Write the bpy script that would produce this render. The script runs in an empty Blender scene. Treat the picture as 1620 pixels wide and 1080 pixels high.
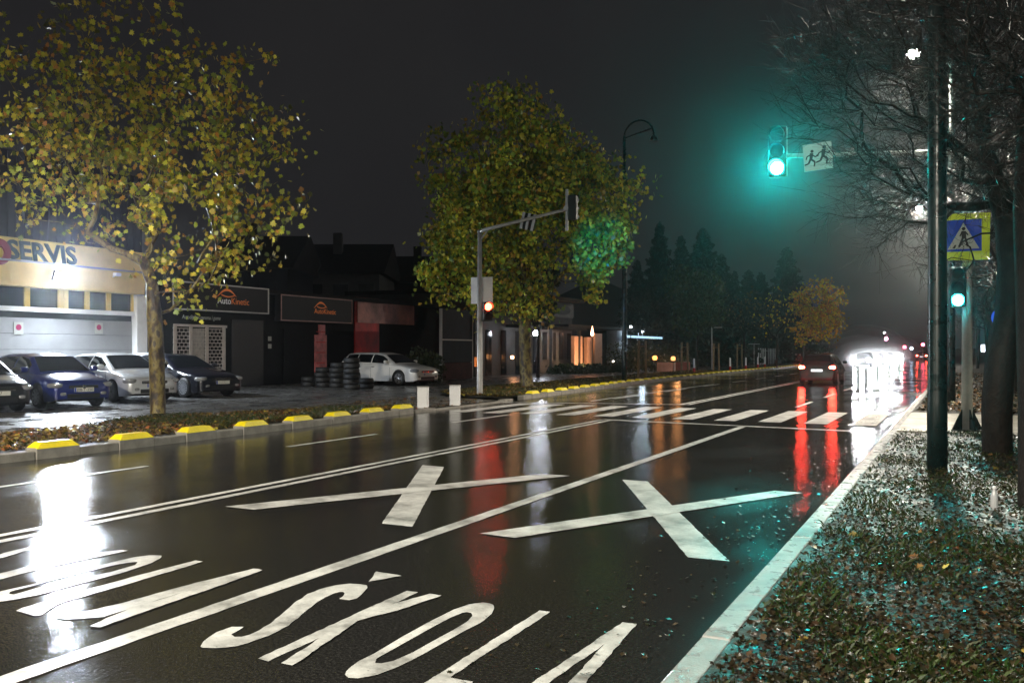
import bpy, math, random
import numpy as np
from mathutils import Vector, Matrix
sc = bpy.context.scene
COL = sc.collection
R = math.radians

# ------------------------------------------------------------------ camera
F, HC, VX, VY, CX = 1450.0, 1.6, 1520.0, 555.0, 810.0
TH = math.atan((VX-CX)/F); ct, st = math.cos(TH), math.sin(TH)
cd = bpy.data.cameras.new('camera'); cam = bpy.data.objects.new('camera', cd); COL.objects.link(cam)
cam.location = (0, 0, HC); cam.rotation_euler = (R(90), 0, TH)
cd.sensor_width = 36; cd.lens = F/1620*36; cd.shift_y = 15/1620; cd.clip_end = 2000; cd.clip_start = 0.05
sc.camera = cam
# ------------------------------------------------------------------ world (overcast night sky) and exposure
w = bpy.data.worlds.new('World'); sc.world = w; w.use_nodes = True
bg = w.node_tree.nodes['Background']; bg.inputs[0].default_value = (0.92, 0.90, 1.0, 1); bg.inputs[1].default_value = 0.0150
wt = w.node_tree; tcw = wt.nodes.new('ShaderNodeTexCoord'); nw = wt.nodes.new('ShaderNodeTexNoise'); nw.inputs['Scale'].default_value = 3.2; nw.inputs['Detail'].default_value = 5
rw = wt.nodes.new('ShaderNodeValToRGB'); rw.color_ramp.elements[0].position = .3; rw.color_ramp.elements[0].color = (.66,.64,.74,1); rw.color_ramp.elements[1].position = .72; rw.color_ramp.elements[1].color = (1.0,.97,1.0,1)
wt.links.new(tcw.outputs['Generated'], nw.inputs['Vector']); wt.links.new(nw.outputs[0], rw.inputs[0]); wt.links.new(rw.outputs[0], bg.inputs[0])
sc.view_settings.view_transform = 'Standard'; sc.view_settings.look = 'None'
sc.view_settings.exposure = 0.22; sc.view_settings.gamma = 1
sc.render.engine = 'CYCLES'
sc.cycles.use_denoising = True
sc.cycles.max_bounces = 5; sc.cycles.diffuse_bounces = 2; sc.cycles.glossy_bounces = 3
sc.cycles.transmission_bounces = 3; sc.cycles.volume_bounces = 0; sc.cycles.transparent_max_bounces = 6
sc.cycles.sample_clamp_indirect = 4; sc.cycles.sample_clamp_direct = 0
LAMP_W = 9500

# ------------------------------------------------------------------ helpers
def G(px, py, z=0.0):                     # pixel of the photo -> point on the horizontal plane z
    zc = F*(HC-z)/(py-VY); xc = (px-CX)*zc/F
    return (xc*ct-zc*st, xc*st+zc*ct, z)
def P(px, py, zc):                        # pixel and distance -> point
    xc = (px-CX)*zc/F
    return Vector((xc*ct-zc*st, xc*st+zc*ct, HC-(py-VY)*zc/F))
def W(px, py, X):                         # pixel -> (Y, z) on the wall plane x = X
    u = (px-CX)/F; zc = X/(u*ct-st)
    return (zc*(u*st+ct), HC-(py-VY)*zc/F)
def WY(px, py, Y):                        # pixel -> (X, z) on the plane y = Y
    u = (px-CX)/F; zc = Y/(u*st+ct)
    return (zc*(u*ct-st), HC-(py-VY)*zc/F)

class MB:
    def __init__(s): s.v = []; s.f = []
    def add(s, vs, fs):
        n = len(s.v); s.v += [tuple(v) for v in vs]; s.f += [tuple(i+n for i in f) for f in fs]; return s
    def box(s, x0, y0, z0, x1, y1, z1, M=None):
        vs = [(x0,y0,z0),(x1,y0,z0),(x1,y1,z0),(x0,y1,z0),(x0,y0,z1),(x1,y0,z1),(x1,y1,z1),(x0,y1,z1)]
        if M is not None: vs = [M@Vector(v) for v in vs]
        return s.add(vs, [(0,3,2,1),(4,5,6,7),(0,1,5,4),(1,2,6,5),(2,3,7,6),(3,0,4,7)])
    def quad(s, a, b, c, d): return s.add([a,b,c,d], [(0,1,2,3)])
    def poly(s, pts): return s.add(pts, [tuple(range(len(pts)))])
    def prism(s, pts, ex):                # pts: 3d polygon, ex: extrusion vector
        n = len(pts); ex = Vector(ex); p = [Vector(q) for q in pts]
        return s.add(p+[q+ex for q in p], [tuple(range(n))[::-1], tuple(range(n, 2*n))]+[(i,(i+1)%n,n+(i+1)%n,n+i) for i in range(n)])
    def tube(s, pts, rs, k=8, caps=True):
        pts = [Vector(p) for p in pts]; n = len(pts)
        if not hasattr(rs, '__len__'): rs = [rs]*n
        base = len(s.v); ref = None
        for i, p in enumerate(pts):
            t = (pts[min(i+1,n-1)]-pts[max(i-1,0)])
            t = t.normalized() if t.length > 1e-9 else Vector((0,0,1))
            if ref is None:
                ref = t.orthogonal().normalized()
            ref = (ref-t*ref.dot(t)); ref = ref.normalized() if ref.length > 1e-6 else t.orthogonal().normalized()
            b = t.cross(ref)
            for j in range(k):
                a = 2*math.pi*j/k
                s.v.append(tuple(p+(ref*math.cos(a)+b*math.sin(a))*rs[i]))
        for i in range(n-1):
            for j in range(k):
                s.f.append((base+i*k+j, base+i*k+(j+1)%k, base+(i+1)*k+(j+1)%k, base+(i+1)*k+j))
        if caps:
            s.f.append(tuple(base+j for j in range(k))[::-1]); s.f.append(tuple(base+(n-1)*k+j for j in range(k)))
        return s
    def lathe(s, prof, k=20, c=(0,0,0), axis='z'):   # prof: (r, h)
        base = len(s.v)
        for r, h in prof:
            for j in range(k):
                a = 2*math.pi*j/k; x, y = r*math.cos(a), r*math.sin(a)
                p = (x, y, h) if axis == 'z' else ((x, h, y) if axis == 'y' else (h, x, y))
                s.v.append((p[0]+c[0], p[1]+c[1], p[2]+c[2]))
        for i in range(len(prof)-1):
            for j in range(k):
                s.f.append((base+i*k+j, base+i*k+(j+1)%k, base+(i+1)*k+(j+1)%k, base+(i+1)*k+j))
        s.f.append(tuple(base+j for j in range(k))[::-1]); s.f.append(tuple(base+(len(prof)-1)*k+j for j in range(k)))
        return s
    def ell(s, c, r, M=None, ku=14, kv=9):
        base = len(s.v)
        for i in range(kv+1):
            th = math.pi*i/kv
            for j in range(ku):
                a = 2*math.pi*j/ku
                sg = lambda q: math.copysign(abs(q)**0.7, q)
                v = Vector((r[0]*sg(math.sin(th)*math.cos(a)), r[1]*sg(math.sin(th)*math.sin(a)), r[2]*sg(math.cos(th))))
                if M is not None: v = M@v
                s.v.append(tuple(v+Vector(c)))
        for i in range(kv):
            for j in range(ku):
                s.f.append((base+i*ku+j, base+i*ku+(j+1)%ku, base+(i+1)*ku+(j+1)%ku, base+(i+1)*ku+j))
        return s
    def build(s, name, mat, parent=None, smooth=False, bevel=0):
        me = bpy.data.meshes.new(name); me.from_pydata(s.v, [], s.f); me.update()
        o = bpy.data.objects.new(name, me); COL.objects.link(o)
        if mat: me.materials.append(mat)
        if parent is not None: o.parent = parent
        if smooth:
            me.polygons.foreach_set('use_smooth', [True]*len(me.polygons))
        if bevel:
            m = o.modifiers.new('bevel', 'BEVEL'); m.width = bevel; m.segments = 2; m.limit_method = 'ANGLE'
        return o
def thing(name, label, cat, loc=(0,0,0), rz=0, group=None):
    o = bpy.data.objects.new(name, None); COL.objects.link(o); o.location = loc; o.rotation_euler = (0,0,rz)
    return tag(o, label, cat, group)
def tag(o, label, cat, group=None, kind=None):
    o['label'] = label; o['category'] = cat
    if group: o['group'] = group
    if kind: o['kind'] = kind
    return o
def struct(o): o['kind'] = 'structure'; return o
def copy_tree(o, parent=None):
    c = o.copy(); COL.objects.link(c); c.parent = parent
    for ch in [q for q in o.children]: copy_tree(ch, c)
    return c

# ------------------------------------------------------------------ materials
def nt(name):
    m = bpy.data.materials.new(name); m.use_nodes = True
    return m, m.node_tree, m.node_tree.nodes['Principled BSDF']
def noise(t, scale, detail=4, rough=.6, coord='Object', stretch=None):
    tc = t.nodes.new('ShaderNodeTexCoord'); n = t.nodes.new('ShaderNodeTexNoise')
    n.inputs['Scale'].default_value = scale; n.inputs['Detail'].default_value = detail; n.inputs['Roughness'].default_value = rough
    if stretch:
        mp = t.nodes.new('ShaderNodeMapping'); mp.inputs['Scale'].default_value = stretch
        t.links.new(tc.outputs[coord], mp.inputs[0]); t.links.new(mp.outputs[0], n.inputs['Vector'])
    else: t.links.new(tc.outputs[coord], n.inputs['Vector'])
    return n
def ramp(t, src, stops):
    r = t.nodes.new('ShaderNodeValToRGB'); el = r.color_ramp.elements
    while len(el) < len(stops): el.new(.5)
    for e, (p, c) in zip(el, stops):
        e.position = p; e.color = (c, c, c, 1) if not hasattr(c, '__len__') else (*c, 1)
    t.links.new(src, r.inputs[0]); return r
def pm(name, col, rough=.5, metal=0., var=.25, scale=3., bump=0., bscale=30., spec=.5, coat=0., rvar=0., emis=None, est=0.):
    m, t, b = nt(name)
    if var > 0:
        n = noise(t, scale, 5)
        a = [max(0, c*(1-var)) for c in col]; c2 = [min(1, c*(1+var)) for c in col]
        r = ramp(t, n.outputs[0], [(.3, a), (.7, c2)]); t.links.new(r.outputs[0], b.inputs['Base Color'])
    else: b.inputs['Base Color'].default_value = (*col, 1)
    b.inputs['Roughness'].default_value = rough; b.inputs['Metallic'].default_value = metal
    b.inputs['Specular IOR Level'].default_value = spec; b.inputs['Coat Weight'].default_value = coat
    b.inputs['Coat Roughness'].default_value = .06
    if rvar:
        n2 = noise(t, scale*1.7, 4); r2 = ramp(t, n2.outputs[0], [(.35, max(.03, rough-rvar)), (.65, min(1, rough+rvar))])
        t.links.new(r2.outputs[0], b.inputs['Roughness'])
    if bump:
        n3 = noise(t, bscale, 4); bp = t.nodes.new('ShaderNodeBump'); bp.inputs['Strength'].default_value = bump
        bp.inputs['Distance'].default_value = .02; t.links.new(n3.outputs[0], bp.inputs['Height']); t.links.new(bp.outputs[0], b.inputs['Normal'])
    if emis:
        b.inputs['Emission Color'].default_value = (*emis, 1); b.inputs['Emission Strength'].default_value = est
    return m
def em(name, col, s):
    m, t, b = nt(name); b.inputs['Base Color'].default_value = (0,0,0,1)
    b.inputs['Emission Color'].default_value = (*col, 1); b.inputs['Emission Strength'].default_value = s; return m

def mat_asphalt():
    m, t, b = nt('wet_asphalt')
    n = noise(t, 55, 6, .75); c = ramp(t, n.outputs[0], [(.30, (.003,.003,.003)), (.52, (.016,.0155,.0145)), (.72, (.060,.058,.054))])
    t.links.new(c.outputs[0], b.inputs['Base Color'])
    big = noise(t, .5, 3, .5, stretch=(1, .5, 1)); r = ramp(t, big.outputs[0], [(.36, .07), (.5, .115), (.64, .19)])
    t.links.new(r.outputs[0], b.inputs['Roughness']); b.inputs['Specular IOR Level'].default_value = .42
    tc = t.nodes.new('ShaderNodeTexCoord'); vo_ = t.nodes.new('ShaderNodeTexVoronoi'); vo_.inputs['Scale'].default_value = 75; vo_.feature = 'F1'
    t.links.new(tc.outputs['Object'], vo_.inputs['Vector']); mid = noise(t, 7, 4, .6)
    st_ = ramp(t, big.outputs[0], [(.36, .3), (.64, .65)])
    b1 = t.nodes.new('ShaderNodeBump'); b1.inputs['Distance'].default_value = .0022; b1.invert = True
    t.links.new(st_.outputs[0], b1.inputs['Strength']); t.links.new(vo_.outputs['Distance'], b1.inputs['Height'])
    b2 = t.nodes.new('ShaderNodeBump'); b2.inputs['Distance'].default_value = .004; b2.inputs['Strength'].default_value = .09
    t.links.new(mid.outputs[0], b2.inputs['Height']); t.links.new(b1.outputs[0], b2.inputs['Normal'])
    t.links.new(b2.outputs[0], b.inputs['Normal'])
    return m
def mat_paint_road():
    m, t, b = nt('road_paint')
    n = noise(t, 2.2, 8, .72); c = ramp(t, n.outputs[0], [(.34, (.18,.18,.17)), (.47, (.46,.46,.44)), (.62, (.72,.72,.69))])
    n2 = noise(t, 38, 6, .8); c2 = ramp(t, n2.outputs[0], [(.335, (.06,.06,.055)), (.40, (1,1,1))])
    mx = t.nodes.new('ShaderNodeMix'); mx.data_type = 'RGBA'; mx.blend_type = 'MULTIPLY'; mx.inputs[0].default_value = 1
    t.links.new(c.outputs[0], mx.inputs[6]); t.links.new(c2.outputs[0], mx.inputs[7]); t.links.new(mx.outputs[2], b.inputs['Base Color'])
    b.inputs['Roughness'].default_value = .33
    bp = t.nodes.new('ShaderNodeBump'); bp.inputs['Distance'].default_value = .001; bp.inputs['Strength'].default_value = .4
    t.links.new(n2.outputs[0], bp.inputs['Height']); t.links.new(bp.outputs[0], b.inputs['Normal'])
    return m
def mat_leaf(name, transl=.25, rough=.4, spec=.5):
    m, t, b = nt(name); b.inputs['Specular IOR Level'].default_value = spec
    at = t.nodes.new('ShaderNodeAttribute'); at.attribute_name = 'tint'
    t.links.new(at.outputs['Color'], b.inputs['Base Color']); b.inputs['Roughness'].default_value = rough
    tr = t.nodes.new('ShaderNodeBsdfTranslucent'); t.links.new(at.outputs['Color'], tr.inputs[0])
    mx = t.nodes.new('ShaderNodeMixShader'); mx.inputs[0].default_value = transl
    t.links.new(b.outputs[0], mx.inputs[1]); t.links.new(tr.outputs[0], mx.inputs[2])
    t.links.new(mx.outputs[0], t.nodes['Material Output'].inputs[0]); return m
M = dict(
 asphalt=mat_asphalt(), paint=mat_paint_road(),
 ground=pm('soil_ground', (.03,.027,.018), .75, var=.5, scale=1.3, bump=.8, bscale=9),
 verge=pm('verge_soil', (.014,.012,.007), .6, var=.6, scale=2.2, bump=1., bscale=14, rvar=.2),
 apron=pm('wet_apron', (.11,.107,.10), .30, var=.4, scale=.9, bump=.25, bscale=25, rvar=.17),
 path=pm('footpath_paving', (.30,.28,.22), .45, var=.25, scale=2.5, bump=.3, bscale=40, rvar=.15),
 kerb=pm('kerb_concrete', (.26,.245,.215), .5, var=.3, scale=4, bump=.5, bscale=40, rvar=.12),
 kerbwhite=pm('kerb_white_paint', (.33,.33,.32), .34, var=.3, scale=5, bump=.5, bscale=45, rvar=.12, coat=.5),
 yellow=pm('yellow_paint', (.70,.60,.02), .45, var=.12, scale=12, bump=.2, bscale=60),
 dkgreen=pm('dark_green_metal', (.006,.015,.015), .32, var=.2, scale=4, rvar=.1, metal=.0),
 galv=pm('galvanised_steel', (.45,.45,.44), .38, var=.15, scale=6, metal=.25, rvar=.1),
 white=pm('white_paint', (.84,.85,.86), .45, var=.06, scale=5),
 black=pm('black_plastic', (.012,.012,.012), .4, var=.2, scale=8),
 bark=pm('wet_bark', (.014,.011,.009), .55, var=.5, scale=9, bump=.7, bscale=24, spec=.2),
 twig=pm('wet_twig', (.014,.011,.009), .34, var=.3, scale=6, spec=.35),
 leaf=mat_leaf('leaf', .3, .42), litter=mat_leaf('fallen_leaf', .05, .28, .2), needle=mat_leaf('needle', .1, .6), blade=mat_leaf('grass_blade', .2, .42, .2),
 rubber=pm('tyre_rubber', (.014,.014,.014), .6, var=.2, scale=20, bump=.3, bscale=60),
 glass=pm('car_glass', (.006,.008,.01), .05, var=0, spec=.8),
 chrome=pm('chrome', (.7,.7,.72), .15, metal=1, var=0),
 alloy=pm('alloy_wheel', (.5,.51,.53), .3, metal=.8, var=0),
 lens=pm('headlamp_lens', (.45,.46,.47), .12, metal=.5, var=.2, scale=30),
 plate=pm('number_plate', (.72,.72,.66), .4, var=0), ink=pm('black_ink', (.01,.01,.01), .5, var=0),
 cream=pm('cream_render', (.70,.52,.18), .6, var=.1, scale=2), doorgrey=pm('door_panel', (.27,.275,.28), .5, var=.1, scale=1.5),
 darkwall=pm('dark_wall', (.004,.004,.0045), .7, var=.3, scale=2, spec=.12), navy=pm('dark_blue_cladding', (.010,.012,.026), .5, var=.2, scale=2),
 greywall=pm('grey_wall', (.042,.040,.037), .7, var=.25, scale=1.2), redlit_print=pm('red_lit_wall_and_print', (.78,.035,.03), .55, var=.35, scale=1.4),
 winglass=pm('window_glass', (.01,.012,.016), .08, var=0, spec=.8),
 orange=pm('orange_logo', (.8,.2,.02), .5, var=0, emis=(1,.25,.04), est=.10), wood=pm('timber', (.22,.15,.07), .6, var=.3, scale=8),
 blue=pm('sign_blue', (.01,.05,.45), .35, var=.08), fluo=pm('sign_fluorescent_yellow', (.55,.72,.03), .4, var=.05),
 signwhite=pm('sign_white', (.40,.42,.38), .4, var=.06), roof=pm('dark_roof', (.015,.014,.014), .8, var=.3, spec=.15),
)
def bark_plane():
    m, t, b = nt('plane_tree_bark')
    n = noise(t, 5.5, 3, .55, stretch=(1,1,.55)); c = ramp(t, n.outputs[0], [(.36,(.022,.014,.009)),(.45,(.07,.045,.022)),(.50,(.17,.125,.03)),(.58,(.26,.21,.07)),(.65,(.05,.034,.018))])
    c.color_ramp.interpolation = 'CONSTANT' if False else 'LINEAR'
    t.links.new(c.outputs[0], b.inputs['Base Color']); b.inputs['Roughness'].default_value = .45
    bp = t.nodes.new('ShaderNodeBump'); bp.inputs['Strength'].default_value = .7; bp.inputs['Distance'].default_value = .03
    n2 = noise(t, 22, 5); t.links.new(n2.outputs[0], bp.inputs['Height']); t.links.new(bp.outputs[0], b.inputs['Normal']); return m
M['plane_bark'] = bark_plane()
def chipped(name, colr, under, thr):
    m, t, b = nt(name); n = noise(t, 26, 8, .78); r = ramp(t, n.outputs[0], [(thr-.04, under), (thr, colr)])
    n2 = noise(t, 3, 4); r2 = ramp(t, n2.outputs[0], [(.35, .8), (.6, 1)]); mx = t.nodes.new('ShaderNodeMix'); mx.data_type = 'RGBA'; mx.blend_type = 'MULTIPLY'; mx.inputs[0].default_value = 1
    t.links.new(r.outputs[0], mx.inputs[6]); t.links.new(r2.outputs[0], mx.inputs[7]); t.links.new(mx.outputs[2], b.inputs['Base Color']); b.inputs['Roughness'].default_value = .42
    bp = t.nodes.new('ShaderNodeBump'); bp.inputs['Distance'].default_value = .003; bp.inputs['Strength'].default_value = .5; t.links.new(n.outputs[0], bp.inputs['Height']); t.links.new(bp.outputs[0], b.inputs['Normal']); return m
M['yellow'] = chipped('yellow_paint_chipped', (.88,.72,.01), (.16,.15,.12), .38)

# ------------------------------------------------------------------ setting: ground, road, verges
def sheet(name, pts, z, mat):
    m = MB(); m.poly([(p[0], p[1], z) for p in pts]); return struct(m.build(name, mat))
KY = [-30, 5, 10, 15, 20, 25, 32, 40, 50, 63, 100, 200, 470]
KX = [-12.6,-12.4,-12.2,-12.3,-12.6,-12.8,-13.2,-13.9,-14.25,-14.4,-14.7,-15.2,-16]
kx = lambda y: float(np.interp(y, KY, KX))
sheet('ground', [(-190,-35),(115,-35),(115,470),(-190,470)], -.03, M['ground'])
ys = sorted(set(KY+list(range(-25, 200, 5))))
m = MB()
for a, b in zip(ys[:-1], ys[1:]):
    m.quad((kx(a), a, 0), (-1.22, a, 0), (-1.22, b, 0), (kx(b), b, 0))
struct(m.build('road', M['asphalt']))
# apron of the car park, one sheet with the pavement beyond the crossing
VO = [(-30,-15.6),(8,-15.4),(12,-15.3),(14,-16.0),(15.6,-16.0),(17,-15.2),(18.9,-14.5),(20.3,-13.2),(21,-12.95)]
vo = lambda y: float(np.interp(y, [a for a,_ in VO], [b for _,b in VO]))
V2 = [(25.6,-13.2),(26.5,-15.2),(28,-16.6),(34,-17.4),(60,-18.0),(100,-19),(200,-20),(470,-21)]
v2 = lambda y: float(np.interp(y, [a for a,_ in V2], [b for _,b in V2]))
m = MB(); yy = list(np.arange(-30, 21, 1.5))+[21]
for a, b in zip(yy[:-1], yy[1:]): m.quad((-60,a,.06),(vo(a),a,.06),(vo(b),b,.06),(-60,b,.06))
m.quad((-60,21,.06),(kx(21)-.2,21,.06),(kx(25.6)-.2,25.6,.06),(-60,25.6,.06))
yy = [25.6,26.5,28,34,45,60,80,100]
for a, b in zip(yy[:-1], yy[1:]): m.quad((-60,a,.06),(v2(a),a,.06),(v2(b),b,.06),(-60,b,.06))
struct(m.build('pavement', M['apron']))
rng = np.random.default_rng(5)
def verge(name, rows, z0, amp, mat, seed):
    r = np.random.default_rng(seed); m = MB(); n = 14
    for (y, xa, xb) in rows:
        for i in range(n+1):
            t = i/n; x = xa+(xb-xa)*t
            e = min(1, min(t, 1-t)*4)
            m.v.append((x, y, z0+e*amp*(.6+.8*math.sin(x*1.7+y*.9)*math.sin(y*1.3-x*.6))+e*amp*.6*r.random()))
    for i in range(len(rows)-1):
        for j in range(n): k = i*(n+1)+j; m.f.append((k,k+1,k+n+2,k+n+1))
    return struct(m.build(name, mat, smooth=True))
verge('verge', [(y, vo(y), kx(y)-.24) for y in np.arange(-28, 20.6, .5)], .10, .035, M['verge'], 1)
verge('verge', [(y, v2(y), kx(y)-.24) for y in list(np.arange(26, 60, 1.0))+list(np.arange(60, 200, 6))], .10, .04, M['verge'], 2)
verge('verge', [(y, -1.12, 12) for y in np.arange(-6, 19.3, .35)], .03, .05, M['verge'], 3)
verge('verge', [(y, -1.12, 12) for y in list(np.arange(25.2, 60, 1.0))+list(np.arange(60, 240, 6))], .03, .04, M['verge'], 4)
m = MB(); m.box(-1.115,19.35,-.02,14,25.15,.055); o = struct(m.build('footpath', M['path']))

# kerbs
m = MB(); y = -8.0; r_ = random.Random(4)
while y < 190:
    L = 1.0; d = r_.uniform(-.004,.004)
    m.box(-1.285+d, y, -.05, -1.125+d, y+L-.012, .034+r_.uniform(-.002,.003)); y += L
struct(m.build('kerb', M['kerbwhite'], bevel=.012))
m = MB()
def kerb_seg(m, a, b, h, inset=0, w=.24):
    xa, xb = kx(a)+inset, kx(b)+inset
    m.prism([(xa, a, -.05), (xb, b, -.05), (xb-w, b, -.05), (xa-w, a, -.05)], (0,0,h+.05))
y = -12.13
while y < 190:
    if y+.73 < 20.3 or y > 26.2: kerb_seg(m, y+.004, y+.722, .125)
    y += 1.46
yy = [19.4,20.5,22,24,26,26.2]
for a, b in [(20.1,21.2),(21.2,22.7),(22.7,24.2),(24.2,25.7),(25.7,26.4)]: kerb_seg(m, a+.004, b-.004, .035 if a > 20.5 and a < 25 else .07)
struct(m.build('kerb', M['kerb'], bevel=.012))
k = 0; y = -12.13+.73; first = None
while y < 120:
    if (y+.73 < 20 or y > 26.6) and y > 4:
        c = y+.365; x = kx(c); rz = -math.atan2(kx(y+.73)-kx(y), .73)
        if first is None:
            t = thing('kerb_block', '', 'kerb block', (x, c, 0), rz)
            b = MB(); b.prism([(0.012,-.36,-.05),(0.012,.36,-.05),(0.012,.36,.165),(0.012,-.36,.165)], (-.27,0,0)); b.build('block', M['kerb'], t, bevel=.012)
            b = MB()
            lo = [(.016,-.362,.150),(.016,.362,.150),(-.262,.362,.150),(-.262,-.362,.150)]
            hi = [(-.035,-.25,.245),(-.035,.25,.245),(-.21,.25,.245),(-.21,-.25,.245)]
            b.add(lo+hi, [(0,3,2,1),(4,5,6,7),(0,1,5,4),(1,2,6,5),(2,3,7,6),(3,0,4,7)]); b.build('painted_top', M['yellow'], t, bevel=.006)
            first = t
        else:
            t = copy_tree(first); t.location = (x, c, 0); t.rotation_euler = (0,0,rz)
        if c < 20: t['label'] = 'yellow topped kerb block on the near side of the crossing'; t['group'] = 'yellow kerb blocks before the crossing'
        else: t['label'] = 'yellow topped kerb block in the row running on past the crossing'; t['group'] = 'yellow kerb blocks past the crossing'
        k += 1
    y += 1.46

# ------------------------------------------------------------------ road markings
def zoomed(x0, y0, s, pts): return [(x0+a*s, y0+b*s) for a, b in pts]
mk_z = [0.004]
_rj = random.Random(12)
def rag(pts, step=.05, amp=.0045):        # worn, slightly ragged paint edge
    out = []
    for (ax,ay),(bx,by) in zip(pts, pts[1:]+pts[:1]):
        L = math.hypot(bx-ax, by-ay); n = max(1, int(L/step))
        for k in range(n): out.append((ax+(bx-ax)*k/n+_rj.uniform(-amp,amp), ay+(by-ay)*k/n+_rj.uniform(-amp,amp)))
    return out
def mark(name, polys, holes=None):
    m = MB()
    for i, pts in enumerate(polys):
        z = .004+.0035*i
        m.poly([(x, y, z) for x, y in rag([G(px,py)[:2] for px, py in pts][::-1])])
    return struct(m.build(name, M['paint']))
def mark_ring(name, outer, inner):
    n = 64
    def res(pts):
        p = [np.array(G(*q)[:2]) for q in pts]; p.append(p[0]); d = [0]
        for a, b in zip(p[:-1], p[1:]): d.append(d[-1]+float(np.linalg.norm(b-a)))
        return [(np.interp(t*d[-1]/n, d, [q[0] for q in p]), np.interp(t*d[-1]/n, d, [q[1] for q in p])) for t in range(n)]
    a, b = res(outer), res(inner)
    m = MB(); m.v = [(x,y,.004) for x,y in a]+[(x,y,.004) for x,y in b]
    # match inner start to nearest point of the outer
    m.f = [(i,(i+1)%n,n+(i+1)%n,n+i) for i in range(n)]
    return struct(m.build(name, M['paint']))
s1 = 720/1620
Z1 = lambda p: zoomed(300, 880, s1, p)
mark('painted_letter', [Z1([(565,157),(532,152),(545,143),(553,133),(548,128),(535,127),(515,132),(485,145),(455,163),(420,190),(385,220),(350,247),(315,268),(280,283),(240,298),(205,310),(170,320),(130,326),(90,328),(45,327),(41,322),(50,305),(70,288),(100,270),(150,252),(192,252),(180,262),(160,272),(148,280),(160,287),(185,287),(215,280),(245,265),(285,240),(330,205),(375,165),(420,135),(465,117),(520,104),(570,98),(610,100),(630,104),(632,112),(620,130),(595,150)]),
     Z1([(638,92),(663,56),(755,71)])])
mark('painted_letter', [Z1([(242,364),(280,374),(815,128),(772,123)]), Z1([(855,135),(897,142),(740,195),(620,225),(600,232),(368,391),(326,383),(500,270),(560,240),(660,190)])])
mark_ring('painted_letter', Z1([(553,422),(560,405),(600,375),(660,345),(760,285),(860,230),(940,190),(1000,170),(1050,164),(1080,170),(1085,185),(1075,205),(1040,235),(980,265),(900,310),(820,355),(740,395),(660,425),(600,435),(565,433)]),
     Z1([(660,380),(665,365),(700,345),(780,300),(860,255),(930,218),(975,200),(985,199),(1000,200),(1008,210),(990,232),(940,262),(870,300),(790,345),(720,375),(680,382)]))
mark('painted_letter', [Z1([(1245,193),(1284,199),(925,432),(1008,446),(960,508),(790,480)])])
mark('painted_letter', [Z1([(1540,236),(1592,242),(1410,450),(1331,540),(1265,535),(1350,450),(1478,312),(1278,450),(1178,520),(1115,515),(1220,450)])])
Z2 = lambda p: zoomed(0, 800, 440/1620, p)
mark('painted_letter', [Z2([(1475,367),(1515,370),(1180,470),(850,570),(600,650),(380,665),(330,655),(700,570),(1100,460)]), Z2([(1530,378),(1500,372),(1250,450),(950,545),(760,600),(620,660),(525,705),(585,712),(900,600),(1250,480)])])
mark('painted_letter', [Z2([(1140,319),(1187,325),(700,470),(380,560),(330,580),(240,640),(200,642),(95,612),(130,595),(500,490),(900,380)])])
mark_ring('painted_letter', Z2([(940,291),(940,303),(880,335),(700,395),(450,460),(250,515),(100,545),(0,560),(-120,575),(-150,545),(0,500),(200,455),(450,390),(650,330),(780,300),(880,288)]),
     Z2([(800,328),(790,345),(650,385),(400,440),(200,485),(80,518),(50,515),(60,500),(200,465),(450,400),(650,350),(740,332)]))
mark('painted_letter', [Z2([(700,258),(745,262),(400,335),(150,390),(0,430),(-100,450),(-150,430),(0,395),(200,345),(450,290)]), Z2([(640,245),(600,248),(420,290),(200,330),(250,325)])])
mark('painted_letter', [Z2([(280,238),(200,235),(60,265),(-60,300),(-60,325),(60,290),(150,262)])])
Z3 = lambda p: zoomed(740, 740, 560/1620, p)
mark('painted_cross', [Z3([(707,54),(823,62),(1198,428),(1008,410)]), Z3([(55,302),(215,322),(1532,116),(1405,106)])])
Z4 = lambda p: zoomed(340, 700, 580/1620, p)
mark('painted_cross', [Z4([(917,100),(1013,108),(873,372),(736,358)]), Z4([(45,284),(172,298),(1568,148),(1440,140)])])
def line(name, segs, w=.12):
    m = MB()
    for (xa,ya,xb,yb) in segs:
        d = Vector((xb-xa,yb-ya,0)).normalized(); n = Vector((-d.y,d.x,0))*w/2
        n_ = max(1, int((yb-ya)/8)) if abs(yb-ya) > 8 else 1
        a, b = Vector((xa,ya,.004)), Vector((xb,yb,.004))
        m.poly([(x,y,.004) for x,y in rag([tuple(q[:2]) for q in (a+n, a-n, b-n, b+n)], .12 if abs(yb-ya) < 60 else .6)])
    return struct(m.build(name, M['paint']))
line('lane_line', [(-4.2,-20,-4.14,19.5)], .15)
line('centre_line', [(-7.2,-20,-7.27,20.1),(-7.44,-20,-7.50,20.1)], .11)
line('centre_line', [(-7.3,26.9,-7.6,90),(-7.52,26.9,-7.82,90),(-7.6,90,-8.2,300),(-7.82,90,-8.42,300)], .12)
line('stop_line', [(-7.5,20.16,-1.5,19.36)], .18)
line('stop_line', [(-13.2,24.8+.7,-7.22,26.88)], .16)
line('lane_line', [(-10.15,4,-10.15,9.2),(-10.1,12.1,-10.1,14.7),(-10.2,17.85,-10.2,20.6)]+[(-10.4-.003*(i-27),i,-10.4-.003*(i-24),i+3) for i in range(29, 180, 6)], .11)
line('lane_line', [(-4.2-.002*(i-27),i,-4.2-.002*(i-24),i+3) for i in range(27, 200, 6)], .12)
line('edge_line', [(-10.6,27.4,-10.7,44)], .10)
m = MB()
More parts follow.
